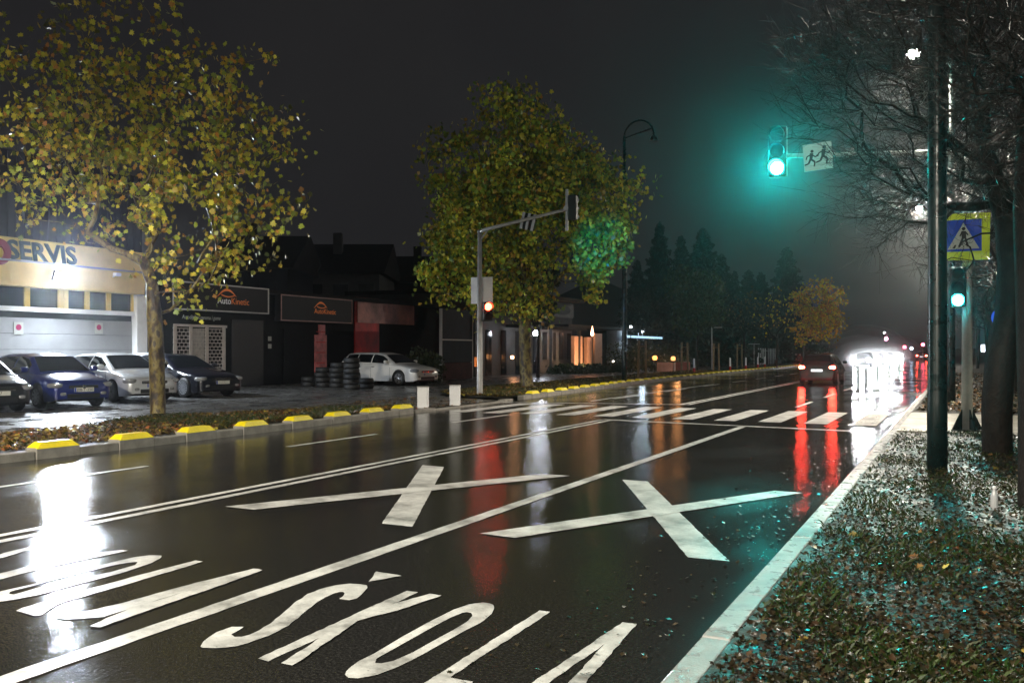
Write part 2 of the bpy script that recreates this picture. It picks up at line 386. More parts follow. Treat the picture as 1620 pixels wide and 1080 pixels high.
for i in range(11):
    x = -1.62-1.0*i; yn = 20.98+.02*i; yf = 25.1+.02*i
    if i > 8: yn -= .2
    m.poly([(q,w_,.004) for q,w_ in rag([(x-.5,yn),(x,yn),(x,yf),(x-.5,yf)], .08, .006)])
struct(m.build('crosswalk', M['paint']))

# ------------------------------------------------------------------ foliage tools
LEAF = np.array([(0,0),(0,-.5),(.16,-.22),(.42,-.34),(.36,-.05),(.55,.15),(.28,.2),(.22,.42),(0,.6),(-.22,.42),(-.28,.2),(-.55,.15),(-.36,-.05),(-.42,-.34),(-.16,-.22)])
LEAFN = len(LEAF)
def leaf_mesh(name, pos, size, tint, mat, parent=None, seed=0, flat=0., shape=None, curl=.18):
    r = np.random.default_rng(seed); n = len(pos); T = LEAF if shape is None else shape; k = len(T)
    nrm = r.normal(size=(n,3)); nrm[:,2] = np.abs(nrm[:,2])*.6+flat*4; nrm /= np.linalg.norm(nrm,axis=1)[:,None]
    a = r.normal(size=(n,3)); u = np.cross(nrm, a); u /= np.linalg.norm(u,axis=1)[:,None]; v = np.cross(nrm,u)
    sz = np.asarray(size).reshape(-1,1,1)
    c = curl*(np.abs(T[:,0])*1.2+T[:,1]**2)
    V = pos[:,None,:]+sz*(T[None,:,0:1]*u[:,None,:]+T[None,:,1:2]*v[:,None,:]+c[None,:,None]*nrm[:,None,:]*r.uniform(-1,1,size=(n,1,1)))
    tri = np.array([(0,i,i+1) for i in range(1,k-1)]+[(0,k-1,1)]); Fc = (tri[None]+(np.arange(n)*k)[:,None,None]).reshape(-1,3)
    me = bpy.data.meshes.new(name); me.vertices.add(n*k); me.vertices.foreach_set('co', V.reshape(-1).astype('f'))
    me.loops.add(len(Fc)*3); me.polygons.add(len(Fc)); me.loops.foreach_set('vertex_index', Fc.reshape(-1).astype('i'))
    me.polygons.foreach_set('loop_start', np.arange(0,len(Fc)*3,3,dtype='i')); me.update(calc_edges=True)
    ca = me.color_attributes.new('tint','FLOAT_COLOR','POINT')
    colr = np.ones((n*k,4),'f'); colr[:,:3] = np.repeat(tint,k,axis=0); ca.data.foreach_set('color', colr.reshape(-1))
    me.materials.append(mat); o = bpy.data.objects.new(name, me); COL.objects.link(o)
    if parent is not None: o.parent = parent
    return o
def palette(r, n, cols, w, jit=.25):
    c = np.array(cols)[r.choice(len(cols), n, p=np.array(w)/sum(w))]
    return np.clip(c*(1+r.uniform(-jit,jit,size=(n,1)))*(1+r.uniform(-.1,.1,size=(n,3))), 0, 1)
def skeleton(r, trunk, targets, step=.3, wob=.12, bias=.35, sag=0.):
    """connects every target to the nearest part of the growing tree"""
    pos = [np.array(p,float) for p in trunk]; par = [-1]+list(range(len(trunk)-1)); plen = [0.]
    for i in range(1,len(pos)): plen.append(plen[-1]+float(np.linalg.norm(pos[i]-pos[i-1])))
    cap = 60000; A = np.zeros((cap,3)); Lp = np.zeros(cap); n = len(pos)
    A[:n] = pos; Lp[:n] = plen; parent = list(par)
    lo = len(trunk)*2//3
    order = np.argsort(np.linalg.norm(targets-np.array(trunk[-1]), axis=1))
    tips = []
    for ti in order:
        t = targets[ti]; d = np.linalg.norm(A[lo:n]-t, axis=1); cost = d+bias*(Lp[lo:n]-Lp[lo])
        below = (A[lo:n,2]-t[2])
        cost = cost+np.where(below > 0, below*.8, 0)
        j = int(np.argmin(cost))+lo; p0 = A[j].copy(); D = t-p0; L = np.linalg.norm(D)
        if L < .04: continue
        k = max(1, int(L/step)); off = r.normal(size=3)*wob*L; prev = j
        for i in range(1,k+1):
            f = i/k; q = p0+D*f+off*math.sin(math.pi*f)+np.array([0,0,sag*L*math.sin(math.pi*f)])+r.normal(size=3)*.02*(i<k)
            if n >= cap: break
            A[n] = q; Lp[n] = Lp[prev]+L/k; parent.append(prev); prev = n; n += 1
        tips.append(prev)
    return A[:n], parent, tips
def wood_mesh(name, A, parent, r0, rmax_base, mat, par=None, expo=2.4, rmin=.0):
    n = len(A); ch = [[] for _ in range(n)]
    for i, p in enumerate(parent):
        if p >= 0: ch[p].append(i)
    acc = np.zeros(n)
    for i in range(n-1,-1,-1):
        acc[i] = acc[i]+(r0**expo if not ch[i] else 0)
        if parent[i] >= 0: acc[parent[i]] += acc[i]
    rad = acc**(1/expo); k = rmax_base/rad[0]
    rad = np.where(rad > r0*2, rad*(1+(k-1)*np.clip((rad-r0*2)/(rad[0]-r0*2),0,1)), rad)
    m = MB(); starts = [(0,None)]
    while starts:
        i, frm = starts.pop(); pts = []; rs = []
        if frm is not None: pts.append(A[frm]); rs.append(min(rad[frm], rad[i]*1.15))
        while True:
            pts.append(A[i]); rs.append(rad[i])
            if not ch[i]: break
            c = sorted(ch[i], key=lambda q: -rad[q])
            for q in c[1:]: starts.append((q,i))
            i = c[0]
        rs[-1] *= .6
        if len(pts) > 1: m.tube(pts, rs, 10 if rs[0] > .08 else (5 if rs[0] > .015 else 3), caps=False)
    return m.build(name, mat, par, smooth=True)
def in_blobs(r, blobs, n, shell=.35):
    """blobs: (centre, radius) ; points spread through the volume, denser outward"""
    wts = np.array([b[1]**2.5*(b[2] if len(b) > 2 else 1) for b in blobs]); idx = r.choice(len(blobs), n, p=wts/wts.sum())
    d = r.normal(size=(n,3)); d /= np.linalg.norm(d,axis=1)[:,None]
    rr = r.uniform(shell**3,1,size=n)**(1/3)
    c = np.array([tuple(b[0]) for b in blobs])[idx]; R_ = np.array([b[1] for b in blobs])[idx]
    return c+d*(rr*R_)[:,None]
def leafy_tree(name, label, base, zc, lean, fork_z, blobs_px, ppm, r_base, ntargets, nleaf, lsize, cols, w, seed, bark, droop=.0, group=None, r0=.006):
    r = np.random.default_rng(seed); root = thing(name, label, 'tree', base, 0, group)
    B = Vector(base)
    tr = [np.array((lean[0]*t, lean[1]*t, fork_z*t))+np.array((.05*math.sin(5*t+seed), .05*math.cos(4*t), 0))*(t>0) for t in np.linspace(0,1,9)]
    bl = [(np.array(P(px,py,zc+dz)-B), rp/ppm, wt) for px,py,rp,dz,wt in blobs_px]
    T = in_blobs(r, bl, ntargets, .2); T = T[T[:,2] > 2.1]
    A, par, tips = skeleton(r, tr, T, .28, .10, .3)
    wood_mesh('trunk', A, par, r0, r_base, bark, root)
    tp = np.array([A[par[q]]*.0+A[q] for q in tips])
    # leaves hang round the twig ends
    k = max(1, nleaf//len(tp)); cen = np.repeat(tp, k, axis=0)
    pos = cen+r.normal(size=cen.shape)*np.array([.25,.25,.21])*(.95 if lsize < .15 else 1.2)*r.uniform(.5,1.3,size=(len(tp),1)).repeat(k,axis=0)
    pos[:,2] -= droop
    tint = palette(r, len(pos), cols, w, .35)
    clump = np.repeat(r.uniform(.55,1.4,size=(len(tp),1)), k, axis=0); tint = np.clip(tint*clump, 0, 1)
    leaf_mesh('crown', pos, r.uniform(.7,1.25,len(pos))*lsize, tint, M['leaf'], root, seed)
    return root
AUT = [(.62,.54,.06),(.36,.40,.05),(.75,.58,.08),(.55,.28,.06),(.18,.22,.04)]
b1 = G(250,655,.12)
leafy_tree('plane_tree', 'thin crowned autumn plane tree in front of the parked cars', b1, 21.5, (-.15,0), 3.1,
  [(130,200,130,0,1),(240,120,115,.3,.8),(330,190,120,0,1),(405,265,95,-.3,1),(380,350,85,0,1.3),(285,345,105,-.8,1.1),(165,300,120,.5,1),(60,240,90,0,.8),(55,120,100,.4,.6),(150,60,100,0,.5),(400,170,90,.5,.6),(90,340,60,0,.6),(310,430,60,0,1.2)],
  67, .175, 330, 6000, .125, AUT, [3,3,2.2,1.6,2], 11, M['plane_bark'])
b2 = G(834,612,.14)
GRN = [(.60,.58,.05),(.34,.46,.05),(.80,.64,.06),(.60,.36,.05),(.15,.24,.04)]
leafy_tree('plane_tree', 'dense yellow green plane tree behind the left signal mast', b2, 36.9, (-.2,0), 4.2,
  [(800,205,55,0,.8),(722,255,58,0,.8),(830,270,90,0,1),(735,345,78,0,1),(860,340,90,0,1.1),(940,320,68,0,1),(965,385,45,0,1.2),(712,425,48,0,1),(800,420,75,0,1),(925,415,40,0,1),(770,470,32,0,1.2),(850,480,40,0,1.2),(790,150,34,0,.7),(775,330,60,-1.2,1.3),(690,300,30,0,.8),(1000,300,22,0,.6),(668,250,18,0,.5),(870,200,40,.6,.6),(940,450,26,0,1.1),(900,265,60,0,.9),(690,350,40,0,.8),(985,352,26,0,1)],
  39.3, .26, 560, 27000, .165, GRN, [3,3,2,1,2.5], 23, M['plane_bark'], r0=.008)
b3 = G(1268,579,.10)
YEL = [(.80,.50,.02),(.80,.36,.02),(.60,.50,.03),(.6,.22,.02)]
leafy_tree('young_autumn_tree', 'golden leaved young tree left of the car with red tail lamps', b3, 86, (.1,0), 3.0,
  [(1290,485,36,0,1),(1275,520,30,0,1),(1305,510,30,0,1),(1262,475,22,0,.4),(1315,470,24,0,.7),(1290,455,20,0,.5)], 16.9, .16, 200, 3000, .24, YEL, [3,2,3,1], 31, M['bark'], r0=.01)
b4 = G(1228,582,.10)
leafy_tree('young_autumn_tree', 'nearly leafless pale trunked young tree left of the golden one', b4, 79, (.1,0), 3.0,
  [(1225,490,26,0,1),(1245,500,22,0,1),(1212,515,20,0,1),(1235,465,18,0,1)], 18.4, .13, 110, 130, .2, YEL, [3,2,3,1], 37, M['bark'], r0=.012)

def bare_tree(name, label, base, trunk, blobs, r_base, ntargets, seed, r0=.0035, twigs=5, group='bare trees on the right verge', twl=.45, bark=None):
    r = np.random.default_rng(seed); root = thing(name, label, 'tree', base, 0, group)
    T = in_blobs(r, blobs, ntargets, .15); T = T[T[:,2] > 1.9]
    A, par, tips = skeleton(r, trunk, T, .22, .13, .28, sag=.05)
    wood_mesh('trunk', A, par, r0*1.6, r_base, M['bark'], root)
    m = MB(); m2 = []
    c0 = np.array(trunk[-1])
    for t in tips:
        p = A[t]; q = A[par[t]]; d = p-q; d /= max(1e-6, np.linalg.norm(d))
        for _ in range(twigs):
            out = p-c0; out /= np.linalg.norm(out)+1e-6
            s0 = q+(p-q)*r.random(); dd = d+out*.5+r.normal(size=3)*.55; dd /= np.linalg.norm(dd); L = twl*r.uniform(.35,1.2)
            s1_ = s0+dd*L*.5+r.normal(size=3)*.03; dd2 = dd+r.normal(size=3)*.45+np.array([0,0,.12]); s2_ = s1_+dd2*L*.5
            m.tube([s0,s1_,s2_], [r0, r0*.8, r0*.5], 3, caps=False)
            if r.random() < .8:
                e = dd+r.normal(size=3)*.6; e /= np.linalg.norm(e); m.tube([s1_, s1_+e*L*.4], [r0*.7, r0*.4], 3, caps=False)
    m.build('twigs', M['twig'], root)
    return root
# nearest two on the right verge: leaning forked trunk and the one cut by the frame
tA = G(1578,722,.03)
ps = lambda px,py,zc,base: np.array(P(px,py,zc)-Vector(base))
zA = 13.4
TA = [(0,0,0), ps(1577,640,zA,tA), ps(1583,570,zA,tA), ps(1598,500,zA,tA), ps(1603,420,zA,tA), ps(1598,350,zA-.1,tA), ps(1575,290,zA-.2,tA), ps(1560,230,zA-.3,tA)]
TA = [TA[0]]+[((TA[i-1]+np.array(TA[i]))/2 if False else np.array(TA[i])) for i in range(1,len(TA))]
bl = [(ps(px,py,zA+dz,tA), rp/108., wt) for px,py,rp,dz,wt in [(1400,110,125,0,1),(1310,130,85,-.3,1),(1330,60,95,.3,1),(1450,250,120,.4,1.2),(1380,290,85,0,1),(1540,120,140,.2,1),(1500,20,140,0,1),(1440,370,70,.5,.8),(1590,280,110,.6,.8),(1560,420,60,.8,.4),(1270,190,45,0,.8)]]
bare_tree('bare_tree', 'bare dark tree whose leaning forked trunk stands right of the signal pole', tA, TA, bl, .21, 1500, 41)
tB = G(1640,805,.03)
zB = 9.2
TB = [(0,0,0)]+[ps(x,y,zB,tB) for x,y in [(1640,640),(1636,480),(1632,330),(1640,180),(1650,60)]]
bl = [(ps(px,py,zB+dz,tB), rp/158., wt) for px,py,rp,dz,wt in [(1560,60,140,.2,1),(1600,190,120,0,1),(1480,30,120,0,.8),(1640,300,90,0,.6),(1700,100,160,0,1)]]
bare_tree('bare_tree', 'bare tree trunk cut off by the right edge of the view', tB, TB, bl, .17, 520, 43)
proto = None
for i, (y, s, rz) in enumerate([(27.5,.92,.4),(38,1.0,2.1),(49,.9,3.6),(61,1.05,1.2),(76,.95,5.0),(92,1.0,.9)]):
    if proto is None:
        tr = [np.array((0.05*math.sin(k*1.3), .04*math.cos(k), k*.42)) for k in range(8)]
        bl = [(np.array(c), rr, 1) for c, rr in [((0,0,6.3),2.2),((-1.2,.4,5.0),1.6),((1.1,-.5,5.2),1.6),((.2,1.2,4.8),1.5),((-.3,-1.2,5.1),1.5),((0,0,7.9),1.3),((-1.5,-.5,6.6),1.2)]]
        proto = bare_tree('bare_tree', '', (1.4,y,.03), tr, bl, .15, 700, 47, r0=.006, twigs=4, twl=.6); o = proto
    else: o = copy_tree(proto)
    o.location = (1.5+.25*math.sin(i*2), y, .03); o.scale = (s,s,s); o.rotation_euler = (0,0,rz)
    o['label'] = ['bare street tree just past the footpath behind the signal pole','bare street tree second past the footpath','bare street tree third past the footpath','bare street tree fourth past the footpath','bare street tree fifth past the footpath in the haze','farthest bare street tree past the footpath in the haze'][i]

# conifers
def conifer(label, loc, H, seed, Rb=.2, group='tall conifers behind the verge'):
    r = np.random.default_rng(seed); root = thing('conifer', label, 'tree', loc, r.uniform(0,6), group)
    m = MB(); m.tube([(0,0,0),(0,0,H*.5),(0,0,H)], [H*.014,H*.008,.01], 6); m.build('trunk', M['bark'], root)
    n = 6500; t = r.uniform(0,1,n)**.75; z = H*(1-t)*.93+.07*H*r.random(n)
    lim = (H-z)*Rb+.12; tier = .75+.25*np.sin(z*2*math.pi/(H/14)); ang = r.uniform(0,2*math.pi,n); rad = lim*tier*np.sqrt(r.uniform(.12,1,n))*(1+.18*np.sin(ang*5+z))
    pos = np.stack([rad*np.cos(ang), rad*np.sin(ang), z-.15*rad], 1)
    tint = palette(r, n, [(.006,.015,.009),(.010,.02,.010),(.014,.02,.010)], [3,2,1], .3)
    leaf_mesh('crown', pos, r.uniform(.25,.6,n)*(H/14), tint, M['needle'], root, seed, shape=np.array([(0,0),(.5,-.18),(.62,.05),(.1,.3),(-.5,.28),(-.55,-.1)]), curl=.5)
    return root
cps = [(1008,410,86),(1043,350,92),(1078,372,90),(1112,360,95),(1142,400,98),(1162,428,118),(1184,426,122),(1204,430,120),(1245,390,112)]
lab = ['conifer behind the tall unlit lamp post','tallest conifer right of the tall unlit lamp post','narrow conifer second right of the unlit lamp post','broad conifer third right of the unlit lamp post','shorter conifer at the right end of the dark clump','small distant conifer at the left of a group of three','small distant conifer in the middle of a group of three','small distant conifer at the right of a group of three','solitary conifer above the golden young tree']
c_protos = []
for i, (px,py,zc) in enumerate(cps):
    p = P(px,py,zc); H = p.z
    if i < 3:
        t = conifer(lab[i], (p.x,p.y,0), H, 60+i, [.34,.28,.31][i]); c_protos.append((t,H))
    else:
        src, H0 = c_protos[i%3]; t = copy_tree(src); t.location = (p.x,p.y,0); s = H/H0; t.scale = (s*(1.0+.5*((i*7)%5)/4),s*(1.0+.5*((i*3)%5)/4),s); t.rotation_euler = (0,0,i*1.3); t['label'] = lab[i]
# bushes and dim broadleaf trees behind the left verge
def bushy(name, label, cat, loc, rad, H, seed, n=2600, cols=((.03,.05,.015),(.05,.06,.02)), ls=.18, z0=.1):
    r = np.random.default_rng(seed); root = thing(name, label, cat, loc)
    m = MB(); m.tube([(0,0,0),(.05,0,H*.35),(0,.05,H*.7)],[.03+H*.012,.02+H*.008,.01],5); m.build('trunk' if cat == 'tree' else 'stem', M['bark'], root)
    bl = [(np.array((r.uniform(-.5,.5)*rad, r.uniform(-.5,.5)*rad, z0*H+(H*(1-z0))*(.3+.55*r.random()))), rad*r.uniform(.35,.6)) for _ in range(9)]
    pos = in_blobs(r, bl, n, .3); pos = pos[pos[:,2] > z0*H*.6]
    leaf_mesh('crown' if cat == 'tree' else 'foliage', pos, r.uniform(.7,1.3,len(pos))*ls, palette(r,len(pos),cols,[1]*len(cols),.4), M['leaf'], root, seed)
    return root
for i,(px,py,H,rad,l) in enumerate([(868,600,7.5,2.2,'dark broadleaf tree beside the grey building'),(1128,588,7.5,3.2,'dim green willow like tree behind the stakes')]):
    g = G(px,py,.06); bushy('broadleaf_tree', l, 'tree', (g[0]-2,g[1]+3,.05), rad, H, 80+i, 3200, ls=.24, z0=.3)
for i,(px,py,H,rad,l) in enumerate([(695,607,1.3,1.2,'low green shrub by the nose of the white estate car'),(1085,588,1.6,2.6,'clipped green hedge bush behind the paired stakes'),(1060,590,1.4,2.0,'green bush right of the garden lamps'),(1120,586,1.2,2.0,'green bush in front of the dark parked car')]):
    g = G(px,py,.06); bushy('shrub', l, 'shrub', (g[0]-(1 if i==0 else 3.5),g[1]+1,.05), rad, H, 90+i, 1500, ls=.13, z0=.0)

# ------------------------------------------------------------------ lamp posts
glow_warm = em('lamp_glow', (1,.95,.84), 420)
def lamp_post(label, loc, H, side, lit, power=0, r=.10, group='hooked street lamp posts', cone=158, blend=.3, lt='SPOT'):
    t = thing('street_lamp', label, 'street lamp', loc, 0, group)
    m = MB(); m.tube([(0,0,0),(0,0,.9),(0,0,.95),(0,0,H*.5),(0,0,H)], [r*1.05,r*1.03,r,r*.9,r*.6], 20); m.build('pole', M['dkgreen'], t, smooth=True)
    R0 = .72 if side > 0 else .52; pts = [(side*(R0-R0*math.cos(a)), 0, H+R0*math.sin(a)) for a in np.linspace(0, math.pi*1.05, 16)]
    m = MB(); m.tube(pts, r*.42, 8); m.tube([(0,0,H-.05),(side*R0*1.85,0,H+.28)], r*.3, 6); m.build('hook_arm', M['dkgreen'], t, smooth=True)
    ex = side*R0*2; m = MB(); m.lathe([(.03,.12),(.06,.08),(.16,-.02),(.2,-.14),(.18,-.16)], 16, (ex,0,H-.12)); m.build('lantern', M['dkgreen'], t, smooth=True)
    if lit:
        m = MB(); m.lathe([(.17,.02),(.19,-.06),(.15,-.16),(.05,-.20)], 16, (ex,0,H-.29)); m.build('bulb', glow_warm, t, smooth=True)
        ld = bpy.data.lights.new('street_lamp_light',lt); ld.energy = power; ld.color = (1,.91,.76)
        if lt == 'SPOT': ld.spot_size = R(cone); ld.spot_blend = blend
        ld.shadow_soft_size = .12
        lo = bpy.data.objects.new('street_lamp_light', ld); COL.objects.link(lo); lo.parent = t; lo.location = (ex,0,H-.56)
        lo.rotation_euler = (0, R(-12)*side*-1 if False else R(14)*(-side)*-1, 0)
    return t
lamp_post('thick dark green lamp post standing in the near grass', (-.27,12.9,.02), 11.0, -1, True, LAMP_W*.08, .118)
lamp_post('lit street lamp seen through the twigs beyond the crossing', (-.25,30.2,.02), 10.9, -1, True, LAMP_W*1.05, .11, cone=150)
lamp_post('second lit street lamp lower through the twigs', (-1.3,63,.02), 10.9, -1, True, LAMP_W*.3, .11, lt='POINT')
lamp_post('faint lit street lamp low in the haze over the right kerb', (-1.0,118,.02), 10.5, -1, True, LAMP_W*.15, .11, lt='POINT')
lamp_post('street lamp behind the viewer on the right verge', (-.1,-9,.02), 9.0, -1, True, LAMP_W*1.25, .12, cone=168, blend=.14)
lamp_post('added unseen street lamp behind the viewer, lighting the left side', (-13.6,-5,.1), 9.0, 1, True, LAMP_W*1.55, .12, cone=168, blend=.2)  # added lamp out of view, brightens the left verge and trees
g = (-13.95+.1,41,.1)
lamp_post('tall unlit lamp post beyond the dense plane tree', (-14.3,41.3,.1), 11.6, 1, False, 0, .12)

# ------------------------------------------------------------------ signal masts
E_green = em('green_light', (.010,.88,.90), 400); E_red = em('red_light', (1,.05,.02), 36); E_green2 = em('green_light_far_side', (.006,.88,.90), 40); E_white = em('white_light', (.85,.92,1), 60)
dark_lens = pm('dark_lens', (.03,.012,.01), .2, var=0)
def disc(m, c, r, n=(0,-1,0), th=.02, k=24):
    c = Vector(c); n = Vector(n).normalized(); m.tube([c, c+n*th], r, k); return m
def signal_head(parent, c, lenses, d=.3, lit=None, emat=None, back=True, n=(0,-1,0)):
    """c: top centre of the housing, faces n"""
    ang = math.atan2(n[1], n[0])+math.pi/2; Mx = Matrix.Translation(Vector(c))@Matrix.Rotation(ang,4,'Z')
    m = MB(); h = d*1.18*lenses
    m.box(-d*.62,-.02,-h,d*.62,.2,0,Mx); hs = m.build('housing', M['black'], parent, bevel=.03)
    for i in range(lenses):
        z = -d*1.18*(i+.5); p = Mx@Vector((0,-.022,z)); f = MB(); nn = Vector(n)
        disc(f, p, d*.46, nn, .015); f.build('lens', emat if i == lit else dark_lens, hs)
        v = MB(); k = 14; pts = []
        for a in np.linspace(R(-25), R(205), k):
            x, zz = d*.52*math.cos(a), d*.52*math.sin(a); pts.append((x, zz))
        for (x0,z0),(x1,z1) in zip(pts[:-1],pts[1:]):
            v.add([Mx@Vector(q) for q in [(x0,-.02,z+z0),(x1,-.02,z+z1),(x1,-.24*max(.5,min(1,.75+z1)),z+z1),(x0,-.24*max(.5,min(1,.75+z0)),z+z0)]], [(0,1,2,3)])
        v.build('visor', M['black'], hs)
    return hs
# right mast
t = thing('signal_mast', 'grey traffic signal mast whose arm reaches over the right lane with a green light', 'traffic light', (.11,19.95,.05))
m = MB(); m.tube([(0,0,0),(0,0,5.45)], [.105,.075], 20); m.build('pole', M['galv'], t, smooth=True)
m = MB()
for a in range(4):
    d = Vector((math.cos(a*math.pi/2+.5), math.sin(a*math.pi/2+.5), 0)); n = Vector((-d.y,d.x,0))*.012
    m.prism([d*.09-n, d*.30-n, d*.30-n+Vector((0,0,.03)), d*.10-n+Vector((0,0,.42))], n*2)
m.box(-.26,-.26,0,.26,.26,.025); m.build('foot', M['dkgreen'], t)
arm_end = Vector((-3.45,0,5.72-.05)); m = MB(); m.tube([(0,0,5.38),(-.25,0,5.44),arm_end],[.07,.06,.045],14); m.build('arm', M['galv'], t, smooth=True)
signal_head(t, (-3.60,-.05,6.30), 3, .30, 2, E_green)
signal_head(t, (-.16,-.14,3.18), 3, .22, 2, E_green)
m = MB(); m.tube([(0,0,3.0),(-.16,-.05,3.0)],.025,8); m.tube([(0,0,2.5),(-.16,-.05,2.5)],.025,8); m.build('bracket', M['galv'], t)
def beam(parent, loc, target, energy, size, name='signal_beam', col=(.0,.88,.80)):
    ld = bpy.data.lights.new(name,'SPOT'); ld.energy = energy; ld.color = col; ld.spot_size = R(size); ld.spot_blend = .8; ld.shadow_soft_size = .1
    lo = bpy.data.objects.new(name, ld); COL.objects.link(lo); lo.parent = parent; lo.location = loc
    lo.rotation_euler = (Vector(target)-Vector(loc)-Vector(parent.location)).to_track_quat('-Z','Y').to_euler(); return lo
beam(t, (-3.60,-.35,5.42), (-.9,5.0,0), 1500, 38)
# children warning sign
def fig_children(m, ox, oz, y, s, ph=0):
    def limb(a,b,w): 
        a=Vector((a[0]*s+ox,0,a[1]*s+oz)); b=Vector((b[0]*s+ox,0,b[1]*s+oz)); d=(b-a).normalized(); n=Vector((-d.z,0,d.x))*w*s/2
        m.prism([a-n+Vector((0,y,0)), b-n*.8+Vector((0,y,0)), b+n*.8+Vector((0,y,0)), a+n+Vector((0,y,0))],(0,.004,0))
    k=10; m.prism([(ox+s*(.02+.09*math.cos(a*2*math.pi/k)),y,oz+s*(.88+.09*math.sin(a*2*math.pi/k))) for a in range(k)],(0,.004,0))
    limb((0,.78),(-.04,.42),.2); limb((-.02,.7),(.22,.55),.08); limb((.22,.55),(.32,.68),.07); limb((-.02,.7),(-.25,.6),.08); limb((-.25,.6),(-.3,.42),.07)
    limb((-.04,.44),(.18,.28),.12); limb((.18,.28),(.14,.02),.09); limb((-.06,.44),(-.16,.2),.12); limb((-.16,.2),(-.38,.12),.09)
sg = thing('warning_sign', 'white square sign with two running children on the right signal arm', 'sign', (-2.66,19.83,5.62), 0)
m = MB(); m.box(-.285,-.01,-.28,.285,.012,.28,Matrix.Rotation(R(-4),4,'Y')); m.build('board', M['signwhite'], sg, bevel=.004)
m = MB(); fig_children(m,-.12,-.21,-.016,.37); fig_children(m,.12,-.17,-.018,.40); m.build('pictogram', M['ink'], sg)
# pedestrian crossing sign
sg = thing('crossing_sign', 'blue pedestrian crossing sign on a fluorescent yellow board', 'sign', (.06,19.72,3.80), 0)
m = MB(); m.box(-.44,0,-.45,.44,.02,.45,Matrix.Rotation(R(1),4,'Y')); m.build('board', M['fluo'], sg, bevel=.005)
m = MB(); m.box(-.33,-.006,-.28,.30,-.001,.33); m.build('blue_field', M['blue'], sg)
m = MB(); m.prism([(-.31+.02,-.009,-.235),(.26,-.009,-.235),(-.015,-.009,.27)],(0,.002,0)); m.build('triangle', M['signwhite'], sg)
m = MB(); yv=-.013
k=10; m.prism([(-.01+.033*math.cos(a*2*math.pi/k),yv,.155+.033*math.sin(a*2*math.pi/k)) for a in range(k)],(0,.003,0))
for pts in [[(-.05,.11),(.03,.11),(.035,-.02),(-.045,-.02)],[(-.05,.1),(-.085,.02),(-.07,.005),(-.03,.07)],[(.03,.1),(.075,.04),(.06,.02),(.02,.07)],[(-.045,-.02),(0,-.02),(-.07,-.2),(-.11,-.19)],[(0,-.02),(.035,-.02),(.08,-.17),(.045,-.2)],
            [(-.21,-.22),(-.16,-.22),(-.135,-.15),(-.165,-.15)],[(-.045,-.22),(0.01,-.22),(0.0,-.15),(-.035,-.15)],[(.13,-.22),(.19,-.22),(.13,-.14),(.10,-.14)]]:
    m.prism([(a,yv+.0005*len(m.v)/8,b) for a,b in pts],(0,.002,0))
m.build('pictogram', M['ink'], sg)
# left mast
lp = G(759,628,.08)
t = thing('signal_mast', 'grey signal mast with a sloping arm left of the dense plane tree', 'traffic light', lp)
m = MB(); m.tube([(0,0,0),(0,0,.2),(0,0,5.5)], [.11,.10,.07], 18); m.lathe([(.22,0),(.22,.03),(.13,.05)],16); m.build('pole', M['galv'], t, smooth=True)
AE = Vector((3.15,0,5.98)); m = MB(); m.tube([(-.05,0,5.42),(.2,0,5.50),AE],[.07,.06,.045],12); m.tube([(0,0,5.15),(.3,0,5.48)],.03,6); m.build('arm', M['galv'], t, smooth=True)
m = MB(); m.box(3.06,-.02,5.3,3.14,.05,6.6); m.lathe([(.09,-.1),(.09,.1)],12,(3.12,0,6.0),'y'); m.build('mounting_bar', M['galv'], t, bevel=.01)
signal_head(t, (3.30,.10,6.40), 3, .22, 2, E_green2, n=(-.05,.99,0))
beam(t, (3.36,.50,5.55), (-12.3,33,5.6), 2900, 25, col=(.0,.34,1))
signal_head(t, (.33,-.05,3.12), 2, .26, 0, E_red, n=(.65,-.76,0))
m = MB(); m.tube([(0,0,2.9),(.32,0,2.9)],.022,8); m.build('bracket', M['galv'], t)
m = MB(); m.box(-.16,-.09,1.0,-.06,.09,1.32); m.build('push_button_box', M['orange'], t, bevel=.01)
bk = thing('sign_board', 'blank pale back of a rectangular sign on the left signal mast', 'sign', (lp[0]+.02,lp[1]+.1,3.6), R(8))
m = MB(); m.box(-.38,0,-.44,.38,.02,.44); m.build('board', M['white'], bk, bevel=.01)
m = MB(); m.box(-.37,-.012,.405,.37,-.003,.42); m.build('rim', M['white'], bk)
bk = thing('sign_board', 'tilted sign back with three pale rails hung on the left signal arm', 'sign', (lp[0]+1.72,lp[1]+.08,5.72+.04), 0)
Mx = Matrix.Rotation(R(14),4,'Y'); m = MB(); m.box(-.26,0,-.26,.26,.015,.26,Mx); m.build('board', M['black'], bk)
m = MB()
for x in (-.2,0,.2): m.box(x-.045,-.03,-.27,x+.045,-.003,.27,Mx)
m.build('rail', M['galv'], bk)

